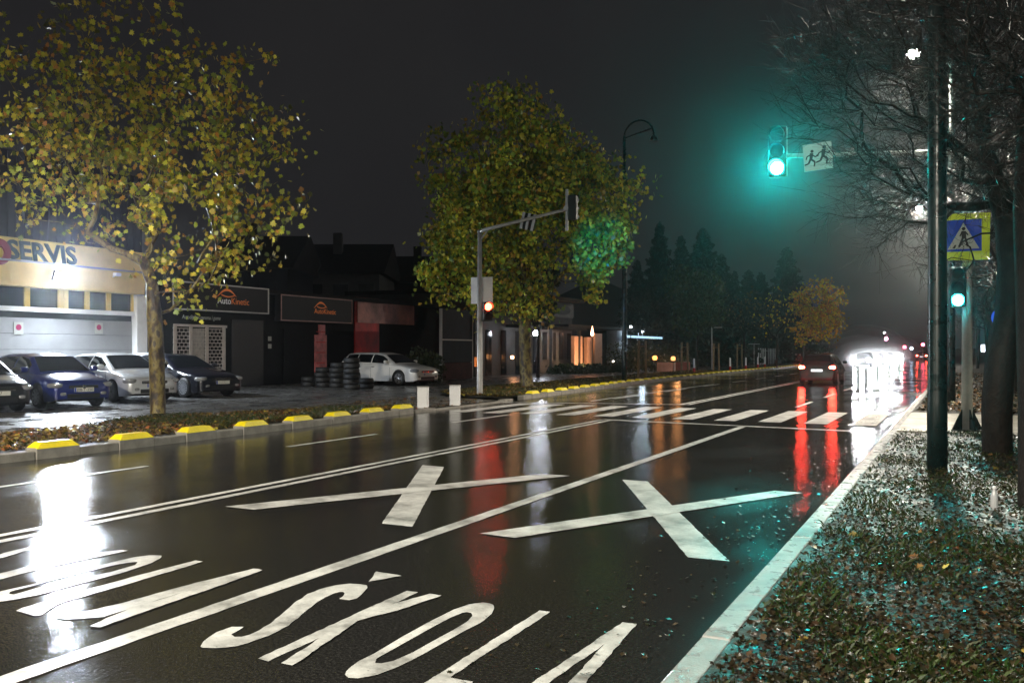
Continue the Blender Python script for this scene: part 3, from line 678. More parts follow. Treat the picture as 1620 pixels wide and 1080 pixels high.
# ------------------------------------------------------------------ bollards, stakes, small posts
def bollard(label, g):
    t = thing('bollard', label, 'bollard', (g[0],g[1],.05), .3)
    m = MB(); m.box(-.14,-.11,0,.14,.11,.56); m.build('post', M['white'], t, bevel=.02)
    m = MB(); m.box(-.15,-.12,.56,.15,.12,.585); m.build('cap', M['galv'], t, bevel=.01); return t
bollard('white square bollard left of the other at the crossing', (-13.15,21.35)); bollard('white square bollard nearest the left signal mast', (-12.95,22.75))
stk = [(1016,598,'pair of timber stakes right of the unlit lamp post'),(1083,591,'pair of timber stakes in front of the clipped hedge'),(1133,586,'pair of timber stakes before the blue car'),(1170,583,'pair of timber stakes farthest along the verge')]
for i,(px,py,l) in enumerate(stk):
    g = G(px,py,.12); t = thing('tree_stakes', l, 'stakes', g, 0, 'timber tree stakes on the left verge')
    for s in (-1,1):
        m = MB(); m.tube([(s*.19,s*.1,0),(s*.16,s*.1,2.05)],.065,8); m.build('stake', M['wood'], t)
    m = MB(); m.box(-.16,-.02,1.7,.16,.02,1.76); m.build('crossbar', M['wood'], t)
redm = pm('red_band', (.5,.02,.015), .5, var=0)
for i,(px,py,l) in enumerate([(1180,585,'red and white delineator post nearest the blue car'),(1199,583,'red and white delineator post second in line'),(1210,582,'red and white delineator post third in line'),(1155,587,'short white post in front of the blue car'),(1098,590,'short pale post beside the left paired stakes')]):
    g = G(px,py,.1); t = thing('delineator_post', l, 'post', g)
    m = MB(); m.tube([(0,0,.35),(0,0,.95)],[.07,.06],10); m.lathe([(.06,.95),(.03,1.0)],10); m.build('post', M['white'], t)
    m = MB(); m.tube([(0,0,0),(0,0,.35)],[.085,.075],10); m.build('red_base', redm, t)
g = G(1193,581,.1); t = thing('small_signpost', 'thin post with a flat top plate beside the delineator posts', 'sign', g)
m = MB(); m.tube([(0,0,0),(0,0,2.1)],.03,8); m.build('post', M['galv'], t); m = MB(); m.box(-.5,-.03,2.1,.5,.03,2.16); m.build('plate', M['galv'], t)
g = G(1152,586,.1); t = thing('small_signpost', 'thin pale post with a side plate above the blue car', 'sign', (g[0]-1.5,g[1]+1,.1))
m = MB(); m.tube([(0,0,0),(0,0,3.4)],.045,8); m.build('post', M['galv'], t); m = MB(); m.box(0,-.03,3.3,.8,.03,3.36); m.build('plate', M['galv'], t)

# ------------------------------------------------------------------ text
def text_mesh(body, size, mat, parent, name, Mx, ext=.01, bold=0., shear=0.):
    cu = bpy.data.curves.new('t','FONT'); cu.body = body; cu.size = size; cu.extrude = ext; cu.offset = bold; cu.shear = shear; cu.resolution_u = 3
    o = bpy.data.objects.new('t', cu); COL.objects.link(o); bpy.context.view_layer.update()
    me = bpy.data.meshes.new_from_object(o.evaluated_get(bpy.context.evaluated_depsgraph_get()))
    COL.objects.unlink(o); bpy.data.objects.remove(o); bpy.data.curves.remove(cu)
    me.transform(Mx); me.materials.clear(); me.materials.append(mat)
    q = bpy.data.objects.new(name, me); COL.objects.link(q); q.parent = parent; return q
def wallM(X, Y, z, sy=1.):   # text lying on a wall that faces +x, reading towards +y
    return Matrix.Translation((X,Y,z))@Matrix(((0,0,1,0),(sy,0,0,0),(0,1,0,0),(0,0,0,1)))

# ------------------------------------------------------------------ buildings on the left
XW = -28.0
Y0 = W(-260,500,XW)[0]
def wbox(m, px0,px1,py0,py1, X, d0, d1, pref=None):    # box on the wall: rows are read at px0
    ya, yb = W(px0,py0,X)[0], W(px1,py0,X)[0]; z1 = W(px0,py0,X)[1]; z0 = W(px0,py1,X)[1]
    m.box(X+d0, ya, z0, X+d1, yb, z1); return ya, yb, z0, z1
# garage
ga = thing('garage_building', 'cream fronted garage with SERVIS lettering and a floodlight', 'building', (XW,Y0,0))
def part(m, name, mat, root, **k):
    o = m.build(name, mat, None, **k); o.parent = root; o.matrix_parent_inverse = Matrix.Translation(-Vector(root.location)); return o
yE = W(222,500,XW)[0]; z_f1 = 5.05+.1; z_f0 = W(0,450,XW+.5)[1]
m = MB(); m.box(-42,Y0,0,XW-.02,yE,8.2); part(m,'wall',M['navy'],ga)
m = MB()
y = Y0
while y < yE: m.box(XW-.02,y,5.3,XW+.03,y+.06,8.15); y += .3
part(m,'cladding_ribs',M['navy'],ga)
yF = W(212,430,XW)[0]
m = MB(); m.prism([(XW,Y0,z_f0),(XW+.55,Y0,z_f0),(XW+.62,Y0,z_f0+.78),(XW+.48,Y0,z_f1+.12),(XW,Y0,z_f1+.12)],(0,yF-Y0,0)); part(m,'fascia',M['cream'],ga)
m = MB(); m.box(XW+.62,Y0,z_f0+.77,XW+.68,yF+.02,z_f0+.83); part(m,'gutter',M['doorgrey'],ga)
zt = W(0,483,XW)[1]; zl = W(0,491,XW)[1]
m = MB(); m.box(XW,Y0,zl,XW+.18,yF,zt-.01); part(m,'ledge',M['white'],ga)
m = MB(); m.box(XW,Y0,zt,XW+.05,yF-.05,z_f0-.01); part(m,'transom_window',M['winglass'],ga)
m = MB()
for px in (-80,-40,40,93,101,135,169,208): 
    yy_ = W(px,470,XW)[0]; m = MB(); m.box(XW+.05,yy_-.09,zt,XW+.12,yy_+.09,z_f0-.01); part(m,'window_mullion',M['cream'],ga)
m = MB(); ya = W(207,500,XW)[0]
zz = .06
while zz < zl-.3: m.box(XW,Y0,zz,XW+.05,ya,min(zl-.02,zz+.52)); zz += .53
part(m,'garage_door',M['doorgrey'],ga,bevel=.008)
m = MB(); m.box(XW,W(208,500,XW)[0],.06,XW+.3,W(224,500,XW)[0],z_f0-.01); part(m,'pilaster',M['white'],ga)
magenta = pm('prohibition_red', (.28,.02,.08), .4, var=0)
for px,l in ((29,'small no parking plate on the left part of the garage door'),(156,'small no parking plate on the right part of the garage door')):
    yy_, zz_ = W(px,519,XW+.06); t = thing('no_parking_plate', l, 'sign', (XW+.065,yy_,zz_))
    m = MB(); m.box(0,-.17,-.2,.012,.17,.2); m.build('plate', M['signwhite'], t)
    m = MB(); m.lathe([(.10,.013),(.10,.018)],20,(0,0,.03),'x'); m.build('disc', magenta, t)
letm = pm('teal_letter', (.012,.028,.034), .4, var=.1)
ys_, zs_ = W(12,418,XW+.6)
SL = Matrix.Rotation(R(-10),4,'Y')
ts = thing('sign_lettering', 'dark raised letters reading SERVIS with a maroon O on the cream fascia', 'sign', (0,0,0))
yl1 = W(145,418,XW+.6)[0]
text_mesh('SERVIS', .86, letm, ts, 'letters', Matrix.Translation((XW+.60,ys_,z_f0+.86))@SL@Matrix.Diagonal((1,(yl1-ys_)/3.05,1,1))@wallM(0,0,0), ext=.05, bold=.022)
maroon = pm('maroon', (.20,.012,.03), .4, var=.1)
m = MB(); yo, zo = W(-3,398,XW+.6)
pr = [(.20,-.05),(.42,-.05),(.42,.05),(.20,.05),(.20,-.05)]; m.lathe(pr,28,(XW+.60,yo,zo),'x'); o = m.build('round_letter', maroon, ts)
# floodlight
yf, zf = W(95,436,XW+.8)
t = thing('floodlight', 'glaring white floodlight on the cream fascia', 'floodlight', (XW+.78,yf,zf))
m = MB(); m.box(-.22,-.05,-.02,0,.05,.02); m.build('bracket', M['black'], t)
Rm = Matrix.Rotation(R(20),4,'Y')
m = MB(); m.box(0,-.28,-.17,.10,.28,.17,Rm); m.build('housing', M['black'], t, bevel=.02)
m = MB(); m.box(.101,-.25,-.14,.108,.25,.14,Rm); m.build('lamp_face', em('flood_glow', (.82,.91,1), 330), t)
ld = bpy.data.lights.new('floodlight_light','SPOT'); ld.energy = 2400; ld.color = (.78,.88,1); ld.shadow_soft_size = .12; ld.spot_size = R(178); ld.spot_blend = .6
lo = bpy.data.objects.new('floodlight_light', ld); COL.objects.link(lo); lo.parent = t; lo.location = (.3,0,-.02); lo.rotation_euler = (0,R(-45),0)
ld = bpy.data.lights.new('floodlight_spill','POINT'); ld.energy = 60; ld.color = (.9,.95,1); ld.shadow_soft_size = .12
lo = bpy.data.objects.new('floodlight_spill', ld); COL.objects.link(lo); lo.parent = t; lo.location = (.9,0,-.1)
m = MB(); t = thing('security_camera', 'small security camera on the fascia beside the floodlight', 'camera', (XW+.62,W(178,438,XW+.6)[0],W(178,438,XW+.6)[1]))
m.tube([(0,0,0),(.12,0,.05),(.2,0,.05)],.03,8); m.build('bracket', M['white'], t); m = MB(); m.box(.1,-.1,.02,.28,.14,.14); m.build('camera_body', M['white'], t, bevel=.02)

# dark shop: two signed units and the red lit unit
XS = -28.0
sh = thing('shop_building', 'low black shop with two framed AutoKinetic signs', 'building', (XS,W(226,500,XS)[0],0))
ya, yb = W(226,500,XS)[0], W(745,500,XS)[0]
ztop = 4.15
m = MB(); m.box(-40,ya,0,XS-.02,yb,ztop); part(m,'wall',M['darkwall'],sh)
m = MB(); m.box(-40,ya-.1,ztop,XS+.35,yb,ztop+.18); part(m,'roof',M['roof'],sh)
frame_m = pm('sign_frame', (.55,.53,.50), .4, var=.1); frame2 = pm('sign_frame_rust', (.30,.14,.12), .4, var=.2)
signface = pm('sign_face', (.009,.009,.010), .5, var=.15, spec=.2)
def shop_sign(px0,py0,px1,pyb, fm, label, lscale):
    X = XS+.4; y0_, z1_ = W(px0,py0,X); y1_ = W(px1,py0,X)[0]; z0_ = W(px0,pyb,X)[1]
    t = thing('shop_sign', label, 'sign', (X,y0_,z0_))
    Wd, Ht = y1_-y0_, z1_-z0_
    m = MB(); m.box(-.36,0,0,0,Wd,Ht); m.build('panel', signface, t)
    m = MB(); f = .055
    m.box(0,0,0,.03,Wd,f); m.box(0,0,Ht-f,.03,Wd,Ht); m.box(0,0,f,.03,f,Ht-f); m.box(0,Wd-f,f,.03,Wd,Ht-f); m.build('frame', fm, t)
    # swoosh logo: a car outline over the name
    cy, cz, s = Wd*.53, Ht*.60, lscale
    m = MB(); top = []; bot = []
    for i in range(25):
        a = i/24; yy_ = -1+2*a
        up = .40*max(0,1-abs(yy_-.05)**2.2)**1.3+.06*(1-abs(yy_))
        top.append((.012, cy+s*yy_*.78, cz+s*(up-.05))); bot.append((.012, cy+s*yy_*.78, cz+s*(up-.05-.13*(1-abs(yy_)**1.5)-.02)))
    for i in range(24): m.quad(bot[i],bot[i+1],top[i+1],top[i])
    top = []; bot = []
    for i in range(13):
        a = i/12; yy_ = -.55+1.35*a; base = -.02-.10*math.sin(math.pi*a)
        top.append((.016, cy+s*yy_*.78, cz+s*(base+.10))); bot.append((.016, cy+s*yy_*.78, cz+s*(base+.03)))
    for i in range(12): m.quad(bot[i],bot[i+1],top[i+1],top[i])
    m.build('logo', M['orange'], t)
    a = text_mesh('Auto', s*.52, pm('logo_white',(.7,.7,.7),.5,var=0,emis=(1,1,1),est=.12 if lscale>.7 else .0) if lscale > .7 else M['orange'], t, 'name_text', wallM(.012, cy-s*.72, cz-s*.46), ext=.004)
    text_mesh('Kinetic', s*.52, M['orange'], t, 'name_text', wallM(.012, cy-s*.72+s*1.0*.52*2.05, cz-s*.46), ext=.004)
    return t
shop_sign(273,443,425,489,frame_m,'pale framed black AutoKinetic sign over the grilled window',.74)
shop_sign(444,465,557,507,frame2,'rusty framed second AutoKinetic sign left of the red lit wall',.66)
tt = thing('sign_lettering', 'small white line of lettering above the grilled shop window', 'sign', (0,0,0))
y_, z_ = W(288,503,XS+.02); y2_ = W(350,505,XS+.02)[0]
text_mesh('Autodijelovi,oprema i gume', .24, M['signwhite'], tt, 'letters', Matrix.Translation((XS+.02,y_,z_-.02))@Matrix.Diagonal((1,(y2_-y_)/2.75,1,1))@wallM(0,0,0), ext=.004, shear=.2)
# grilled window
gw = thing('roller_grille', 'pale metal security grille over the shop window', 'grille', (XS,0,0))
ya_, z1_ = W(272,516,XS); yb_ = W(352,516,XS)[0]; z0_ = .75
m = MB(); m.box(-.0,ya_,z0_,.02,yb_,z1_); m.build('window', M['winglass'], gw)
gril = pm('grille_paint', (.55,.50,.46), .5, var=.15)
m = MB(); z = z0_
while z < z1_: m.box(.05,ya_,z,.065,yb_,z+.028); z += .145
k = 0; z = z0_
while z < z1_-.1:
    y = ya_+(.11 if k%2 else 0)
    while y < yb_: m.box(.055,y,z+.028,.064,y+.022,z+.145); y += .22
    z += .145; k += 1
for f in (0,.30,.62,.97): 
    y = ya_+(yb_-ya_)*f; m.box(.066,y,z0_,.10,y+.16,z1_)
m.box(.066,ya_,z1_,.12,yb_+.15,z1_+.1)
m.build('bars', gril, gw)
m = MB(); m.box(.022,ya_+(yb_-ya_)*.36,z0_,.03,ya_+(yb_-ya_)*.62,z1_-.1); m.build('poster', pm('poster',(.45,.43,.40),.6,var=.3,scale=6), gw)
m = MB(); wbox(m,366,416,505,612,XS,0,.03); o = part(m,'door',pm('dark_door',(.008,.008,.008),.5,var=0),sh)
m = MB(); wbox(m,448,500,520,612,XS,0,.06); part(m,'shutter',M['darkwall'],sh)
for i,(py0,py1,l) in enumerate([(532,540,'upper small white notice on the black shop pier'),(544,553,'lower small white notice on the black shop pier')]):
    y_, z_ = W(424,py0,XS+.05); t = thing('notice', l, 'notice', (XS+.05,y_,z_-.2)); m = MB(); m.box(0,0,0,.01,.22,.2); m.build('sheet', M['signwhite'], t)
pc = thing('poster_column', 'tall reddish advertising panel behind the tyres', 'poster', (XS,0,0))
y_, z_ = W(498,513,XS+.1); y2_ = W(517,513,XS+.1)[0]
pk = pm('poster_pink', (.70,.17,.18), .5, var=.4, scale=3); m = MB(); m.box(.02,y_,.1,.10,y2_,z_-.5); m.box(.02,y_+.35,z_-.5,.10,y2_-.12,z_); m.build('panel', pk, pc)
m = MB()
for q in range(5): m.box(.101,y_+.12,.5+q*.5,.106,y2_-.12,.55+q*.5)
m.build('print', M['redlit_print'], pc)
m = MB(); wbox(m,560,598,470,560,XS,0,.08); part(m,'red_lit_panel',M['redlit_print'],sh)  # red light falling on the wall is put into the panel's colour
bn = thing('banner', 'faded pink and grey banner over the red lit wall', 'banner', (XS,0,0))
y_, z_ = W(566,475,XS+.15); y2_ = W(655,475,XS+.15)[0]; z2_ = W(566,510,XS+.15)[1]
m = MB(); m.box(.12,y_,z2_,.16,y2_,z_); m.build('cloth', pm('banner_cloth',(.60,.28,.25),.6,var=.6,scale=.8), bn)

# advertising stand with glazed panels
X = -24.0
y_, z_ = W(699,488,X); y2_ = W(747,488,X)[0]
kb = thing('display_stand', 'glazed blue grey display board with a red lower panel', 'display', (X,y_,0))
Wd = y2_-y_; slate = pm('slate_glass', (.012,.02,.03), .6, var=.3, scale=2, spec=.2)
m = MB(); m.box(-.1,0,1.0,0,Wd,2.15); m.box(-.1,0,2.22,0,Wd,z_); m.build('glass_panel', slate, kb)
m = MB(); m.box(-.1,0,.1,0,Wd,.97); m.build('lower_panel', pm('dull_red',(.05,.012,.012),.6,var=.5,scale=2,spec=.2), kb)
m = MB(); m.box(-.12,-.06,0,.03,0,z_); m.box(-.12,Wd,0,.03,Wd+.06,z_); m.box(-.12,0,2.15,.03,Wd,2.22); m.build('frame', frame_m, kb)

# house with grille and signboard behind the dense plane tree
X = -26.0
ya = W(752,500,X)[0]; yb = W(905,500,X)[0]
hs = thing('cafe_building', 'grey rendered building with a dark sign board and barred windows behind the plane tree', 'building', (X,ya,0))
def hp(m,name,mat,**k): return part(m,name,mat,hs,**k)
zt_ = W(870,478,X)[1]
m = MB(); m.box(X-9,ya,0,X,yb,zt_+.1); hp(m,'wall',M['greywall'])
m = MB(); m.box(X-9.3,ya-.3,zt_+.1,X+.9,yb+.3,zt_+.35); hp(m,'roof',M['roof'])
m = MB(); m.box(X,W(800,500,X)[0],3.1,X+1.2,yb,3.3); hp(m,'canopy',M['darkwall'])
for px in (768,792,815,843,858,872,884,897):
    y_ = W(px,500,X)[0]; m = MB(); m.box(X+.01,y_,.1 if px < 850 else 1.0,X+.04,y_+.75,2.9); w_ = hp(m,'window',M['winglass'])
    m = MB()
    for q in range(4): m.box(X+.05,y_+.05+q*.2,.9,X+.07,y_+.08+q*.2,2.9)
    o = hp(m,'bars',M['greywall']); 
for px in (805,850,895):
    y_ = W(px,500,X)[0]; m = MB(); m.box(X+.9,y_,.05,X+1.1,y_+.18,3.1); hp(m,'post',M['greywall'])
sg = thing('sign_board', 'dim pale sign board with dark oval emblem above the barred windows', 'sign', (X+.05,W(862,478,X)[0],W(862,500,X)[1]))
wd_ = W(905,478,X)[0]-W(862,478,X)[0]
m = MB(); m.box(0,0,0,.08,wd_,1.1); m.build('board', pm('dim_board',(.10,.10,.09),.6,var=.3), sg)
m = MB(); m.lathe([(.5,.085),(.5,.095)],24,(0,0,0),'x'); o = m.build('emblem', M['ink'], sg); o.scale = (1,wd_/1.35,.75); o.location = (0,wd_/2,.55)
def wall_lamp(label, p, col, e, size=.12, energy=0):
    t = thing('wall_lamp', label, 'lamp', p); m = MB(); m.box(-.12,-.04,-.03,0,.04,.03); m.build('bracket', M['black'], t)
    m = MB(); m.ell((size,0,0),(size,size,size)); m.build('globe', em('globe_glow', col, e), t, smooth=True)
    if energy:
        ld = bpy.data.lights.new('wall_lamp_light','POINT'); ld.energy = energy; ld.color = col; ld.shadow_soft_size = .15
        lo = bpy.data.objects.new('wall_lamp_light', ld); COL.objects.link(lo); lo.parent = t; lo.location = (size*3.2,0,0)
    return t
y_, z_ = W(842,527,X+1.2); wall_lamp('bright white lamp under the canopy right of the plane trunk', (X+1.3,y_,z_), (.85,.9,1), 50, .16, 90)
y_, z_ = W(808,565,X+1.0); wall_lamp('small orange lamp low on the grey building', (X+1.0,y_,z_), (1,.45,.2), 14, .1, 12)
m = None

# lit pavilion with orange pillars and pale column
XC = -25.0
pv = thing('pavilion', 'cafe pavilion with three orange lit pillars and a pale round column', 'building', (XC,W(900,560,XC)[0],0))
yp0, yp1 = W(900,560,XC)[0], W(1050,560,XC)[0]
m = MB(); m.box(XC-8,yp0,0,XC-2.6,yp1+4,3.3); part(m,'wall',M['darkwall'],pv)
m = MB(); m.box(XC-8,yp0-.5,3.3,XC+.2,yp1+4,3.5); part(m,'roof',M['roof'],pv)
terra = pm('terracotta_render', (.55,.30,.18), .6, var=.1)
for (a,b,tp) in ((909,922,531),(929,938,533),(941,953,527)):
    y0_, z1_ = W(a,tp,XC); y1_ = W(b,tp,XC)[0]; m = MB(); m.box(XC-.3,y0_,.06,XC,y1_,z1_); part(m,'pillar',terra,pv,bevel=.05)
for px in (915,933,947):
    y_ = W(px,560,XC+1.4)[0]
    ld = bpy.data.lights.new('pillar_uplight','SPOT'); ld.energy = 330; ld.color = (1,.6,.34); ld.spot_size = R(110); ld.shadow_soft_size = .1
    lo = bpy.data.objects.new('pillar_uplight', ld); COL.objects.link(lo); lo.location = (XC+1.8,y_,.5); lo.rotation_euler = (0,R(115),0)
    t = thing('garden_spotlight', {915:'spotlight at the foot of the left orange pillar',933:'spotlight at the foot of the middle orange pillar',947:'spotlight at the foot of the right orange pillar'}[px], 'spotlight', (XC+1.9,y_,.06))
    m = MB(); m.lathe([(.05,0),(.05,.3),(.09,.42)],10); m.build('housing', M['black'], t); lo.parent = t; lo.location = (0,0,.48)
y_, z_ = W(976,523,XC-1); rr = 1.15
m = MB(); m.tube([(XC-1,y_,0),(XC-1,y_,z_)],rr*.75,28); part(m,'column',pm('column_white',(.7,.75,.8),.5,var=.05),pv,smooth=False)
for k_,dx in ((0,1.2),(1,3.4)):
    pass
t = thing('column_lamp', 'cool white lamp lighting the pale round column', 'lamp', (XC+1.3,y_-.2,3.2))
m = MB(); m.box(-.1,-.1,0,.1,.1,.1); m.build('housing', M['black'], t)
ld = bpy.data.lights.new('column_light','POINT'); ld.energy = 75; ld.color = (.70,.86,1); ld.shadow_soft_size = .12; lo = bpy.data.objects.new('column_light', ld); COL.objects.link(lo); lo.parent = t; lo.location = (0,0,-.15)
m = MB(); m.box(-.06,-.06,-.03,.06,.06,-.001); m.build('bulb', em('cool_bulb',(.8,.9,1),30), t)
# canopy light strip
y0_, z_ = W(985,532,XC); y1_ = W(1042,532,XC)[0]
m = MB(); m.box(XC+.3,y0_,z_-.1,XC+.36,y1_,z_+.08); part(m,'light_strip',em('strip_glow',(.45,.72,1),1.1),pv)
t = thing('flame_heater', 'patio heater flame above the middle orange pillar', 'patio heater', (XC+.2,W(933,530,XC)[0],0)); zf_ = W(933,530,XC)[1]
m = MB(); m.tube([(0,0,0),(0,0,zf_-.1)],.05,8); m.build('stand', M['black'], t); m = MB(); m.lathe([(.02,-.1),(.14,.05),(.1,.25),(.02,.7)],10,(0,0,zf_)); m.build('flame', em('flame',(1,.45,.25),9), t)
for i,(px,py,c,e,l) in enumerate([(1036,566,(1,.36,.08),3.4,'glowing orange garden globe on the left'),(1065,567,(1,.42,.14),2,'glowing orange garden globe on the right'),(990,516,(.9,.95,1),25,'left of two tiny white lights over the pavilion roof'),(998,517,(.9,.95,1),18,'right of two tiny white lights over the pavilion roof'),(970,572,(1,.85,.7),10,'small warm lamp at the foot of the pale column')]):
    p = P(px,py,66); t = thing('garden_lamp', l, 'lamp', (p.x,p.y,0)); m = MB(); m.tube([(0,0,0),(0,0,p.z-.1)],.03,6); m.build('post', M['black'], t)
    s = .16 if i < 2 else .07
    m = MB(); m.ell((0,0,p.z),(s,s,s)); m.build('globe', em('garden_glow', c, e), t, smooth=True)
    if i < 2:
        ld = bpy.data.lights.new('garden_light','POINT'); ld.energy = 22; ld.color = c; ld.shadow_soft_size = .2; lo = bpy.data.objects.new('garden_light', ld); COL.objects.link(lo); lo.parent = t; lo.location = (.4,-.3,p.z+.1)
def planter(label, px, py, w_, col):
    g = G(px,py,.06); t = thing('planter_box', label, 'planter', (g[0],g[1],.06)); m = MB(); m.box(-w_/2,-.25,0,w_/2,.25,.7); m.build('box', col, t, bevel=.02)
    r = np.random.default_rng(int(px)); n = 260; pos = np.stack([r.uniform(-w_/2,w_/2,n), r.uniform(-.25,.25,n), .7+r.uniform(0,.45,n)],1); leaf_mesh('foliage', pos, r.uniform(.08,.16,n), palette(r,n,[(.04,.07,.02),(.08,.10,.03)],[1,1]), M['leaf'], t, 3)
planter('pale planter box between the two garden globes',1054,588,1.3,pm('planter_pale',(.35,.27,.25),.6)); planter('reddish planter box right of the garden globes',1078,587,1.2,pm('planter_red',(.35,.12,.08),.6))
# hedge / dark low wall in front of pavilion
g0, g1 = G(905,592,.06), G(1005,588,.06)
t = thing('planting_row', 'dark low shrubs in front of the orange pillars', 'hedge', (g0[0]-1,g0[1],.06)); r = np.random.default_rng(9); n = 3500
u = r.random(n); pos = np.stack([u*(g1[0]-g0[0])+r.normal(0,.4,n), u*(g1[1]-g0[1]), r.uniform(.0,1,n)*(.45+.2*np.sin(u*40))],1)
leaf_mesh('foliage', pos, r.uniform(.12,.25,n), palette(r,n,[(.02,.035,.015),(.03,.05,.02)],[1,1]), M['leaf'], t, 5)

# background houses
def house(label, px0, px1, pyt, zc, wallm, roofm, D=9, wins=3):
    a = P(px0,pyt,zc); b = P(px1,pyt,zc); H = a.z; Wd = (b-a).length; ang = math.atan2(b.y-a.y, b.x-a.x)
    t = thing('house', label, 'house', (a.x,a.y,0), ang)
    m = MB(); m.box(0,0,0,Wd,D,H); m.build('wall', wallm, t)
    m = MB(); m.prism([(-.4,-.5,H),(-.4,D+.5,H),(-.4,D/2,H+D*.28)],(Wd+.8,0,0)); rf = m.build('roof', roofm, t)
    m = MB(); m.box(Wd*.3,D*.3,H+.5,Wd*.3+.6,D*.3+.6,H+D*.28+.6); m.build('chimney', wallm, rf)
    for i in range(wins):
        x = Wd*(i+.5)/wins; m = MB(); m.box(x-.5,-.03,H-2,x+.5,-.005,H-.7); f = m.build('window', M['winglass'], t)
        m = MB(); m.box(x-.62,-.06,H-2.1,x+.62,-.005,H-2.01); m.build('sill', M['white'], f)
    return t
house('dim house with a pale upper wall above the black shop', 478, 600, 433, 62, pm('house_grey',(.05,.05,.05),.7), M['roof'])
house('dark house roof behind the AutoKinetic signs', 330, 455, 425, 55, M['darkwall'], M['roof'], wins=2)
house('dark long house behind the red lit wall', 600, 760, 448, 70, M['darkwall'], M['roof'], wins=4)
0 and house('far low house in the haze above the car with red tail lamps', 1325, 1368, 520, 190, pm('house_pale',(.06,.06,.06),.7), M['roof'], wins=3)
# tree-line hills behind (far dark belt)
m = MB(); pts = []
hx = [(-190,60),(-150,140),(-120,220),(-95,300),(-75,380),(-40,440),(20,462),(100,440)]
rr_ = random.Random(2)
for i in range(60):
    f = i/59*(len(hx)-1); k = min(int(f), len(hx)-2); q = f-k; x = hx[k][0]*(1-q)+hx[k+1][0]*q; y = hx[k][1]*(1-q)+hx[k+1][1]*q
    h = (16 if f < 3 else max(3.5,16-8*(f-3)))+(5 if f < 3 else .6)*math.sin(i*.35)+(3 if f < 3 else .4)*math.sin(i*.9)+rr_.uniform(-.6,.6); m.v += [(x+18,y-6,0),(x,y,h),(x-25,y+6,0)]
for i in range(59): k = i*3; m.f += [(k,k+3,k+4,k+1),(k+1,k+4,k+5,k+2)]
struct(m.build('hills', pm('hillside_woods',(.012,.018,.012),.9,bump=1,bscale=1.5), smooth=True))

# tyres
def tyre_mesh(parent, name='tread'):
    m = MB(); m.lathe([(.19,.03),(.23,0),(.28,0),(.315,.03),(.325,.06),(.325,.15),(.315,.18),(.28,.21),(.23,.21),(.19,.18),(.19,.03)],24); return m.build(name, M['rubber'], parent, smooth=True)
tp_ = None; tyg = 'tyres stacked in front of the shop'
for (px,py,n,l) in [(488,611,2,'tyre in the low stack farthest left'),(510,612,4,'tyre in the stack before the reddish panel'),(533,613,5,'tyre in the stack between the reddish panel and the tallest stack'),(556,616,6,'tyre in the tallest stack beside the white estate car'),(578,614,2,'tyre in the low stack against the side of the white estate car')]:
    g = G(px,py,.06)
    for k in range(n):
        if tp_ is None:
            tp_ = thing('tyre', '', 'tyre', (0,0,0)); tyre_mesh(tp_); m = MB(); m.lathe([(.19,.08),(.185,.13)],20); m.build('rim', M['alloy'], tp_); t = tp_
        else: t = copy_tree(tp_)
        t.location = (g[0]+.03*math.sin(k*2.3+px),g[1]+.03*math.cos(k*1.7),.06+k*.212); t['label'] = l; t['group'] = tyg+(' %s' % {488:'low left',510:'panel side',533:'middle',556:'tallest',578:'low right'}[px])

# ------------------------------------------------------------------ cars
def wheel(parent, x, y, side, r=.32, wd=.21, spokes=10, rim=None):
    root = MB(); root.lathe([(r*.64,-wd/2),(r*.9,-wd/2),(r*.98,-wd*.36),(r,-wd*.2),(r,wd*.2),(r*.98,wd*.36),(r*.9,wd/2),(r*.64,wd/2)],28,(x,y,r),'y')
    w_ = root.build('wheel', M['rubber'], parent, smooth=True)
    m = MB(); yo = y+side*wd*.42
    m.lathe([(r*.66,-.01),(r*.66,.02)],24,(x,yo-side*.05,r),'y'); m.build('rim_well', M['black'], w_)
    m = MB()
    for k in range(spokes):
        a = 2*math.pi*k/spokes; d = Vector((math.cos(a),0,math.sin(a))); n = Vector((-d.z,0,d.x)); c = Vector((x,yo,r)); ww = .35*r/spokes*3.2
        m.prism([c+d*r*.12-n*ww*.6, c+d*r*.62-n*ww, c+d*r*.62+n*ww, c+d*r*.12+n*ww*.6],(0,side*.02,0))
    n_ = 28
    for k in range(n_):
        a0, a1 = 2*math.pi*k/n_, 2*math.pi*(k+1)/n_
        q = lambda a, rr: (x+rr*math.cos(a), yo+side*.021, r+rr*math.sin(a))
        m.quad(q(a0,r*.60),q(a1,r*.60),q(a1,r*.67),q(a0,r*.67))
    m.lathe([(r*.15,0),(r*.15,.03),(r*.05,.04)] if side > 0 else [(r*.05,-.04),(r*.15,-.03),(r*.15,0)],14,(x,yo,r),'y'); m.build('rim', rim or M['alloy'], w_)
    return w_
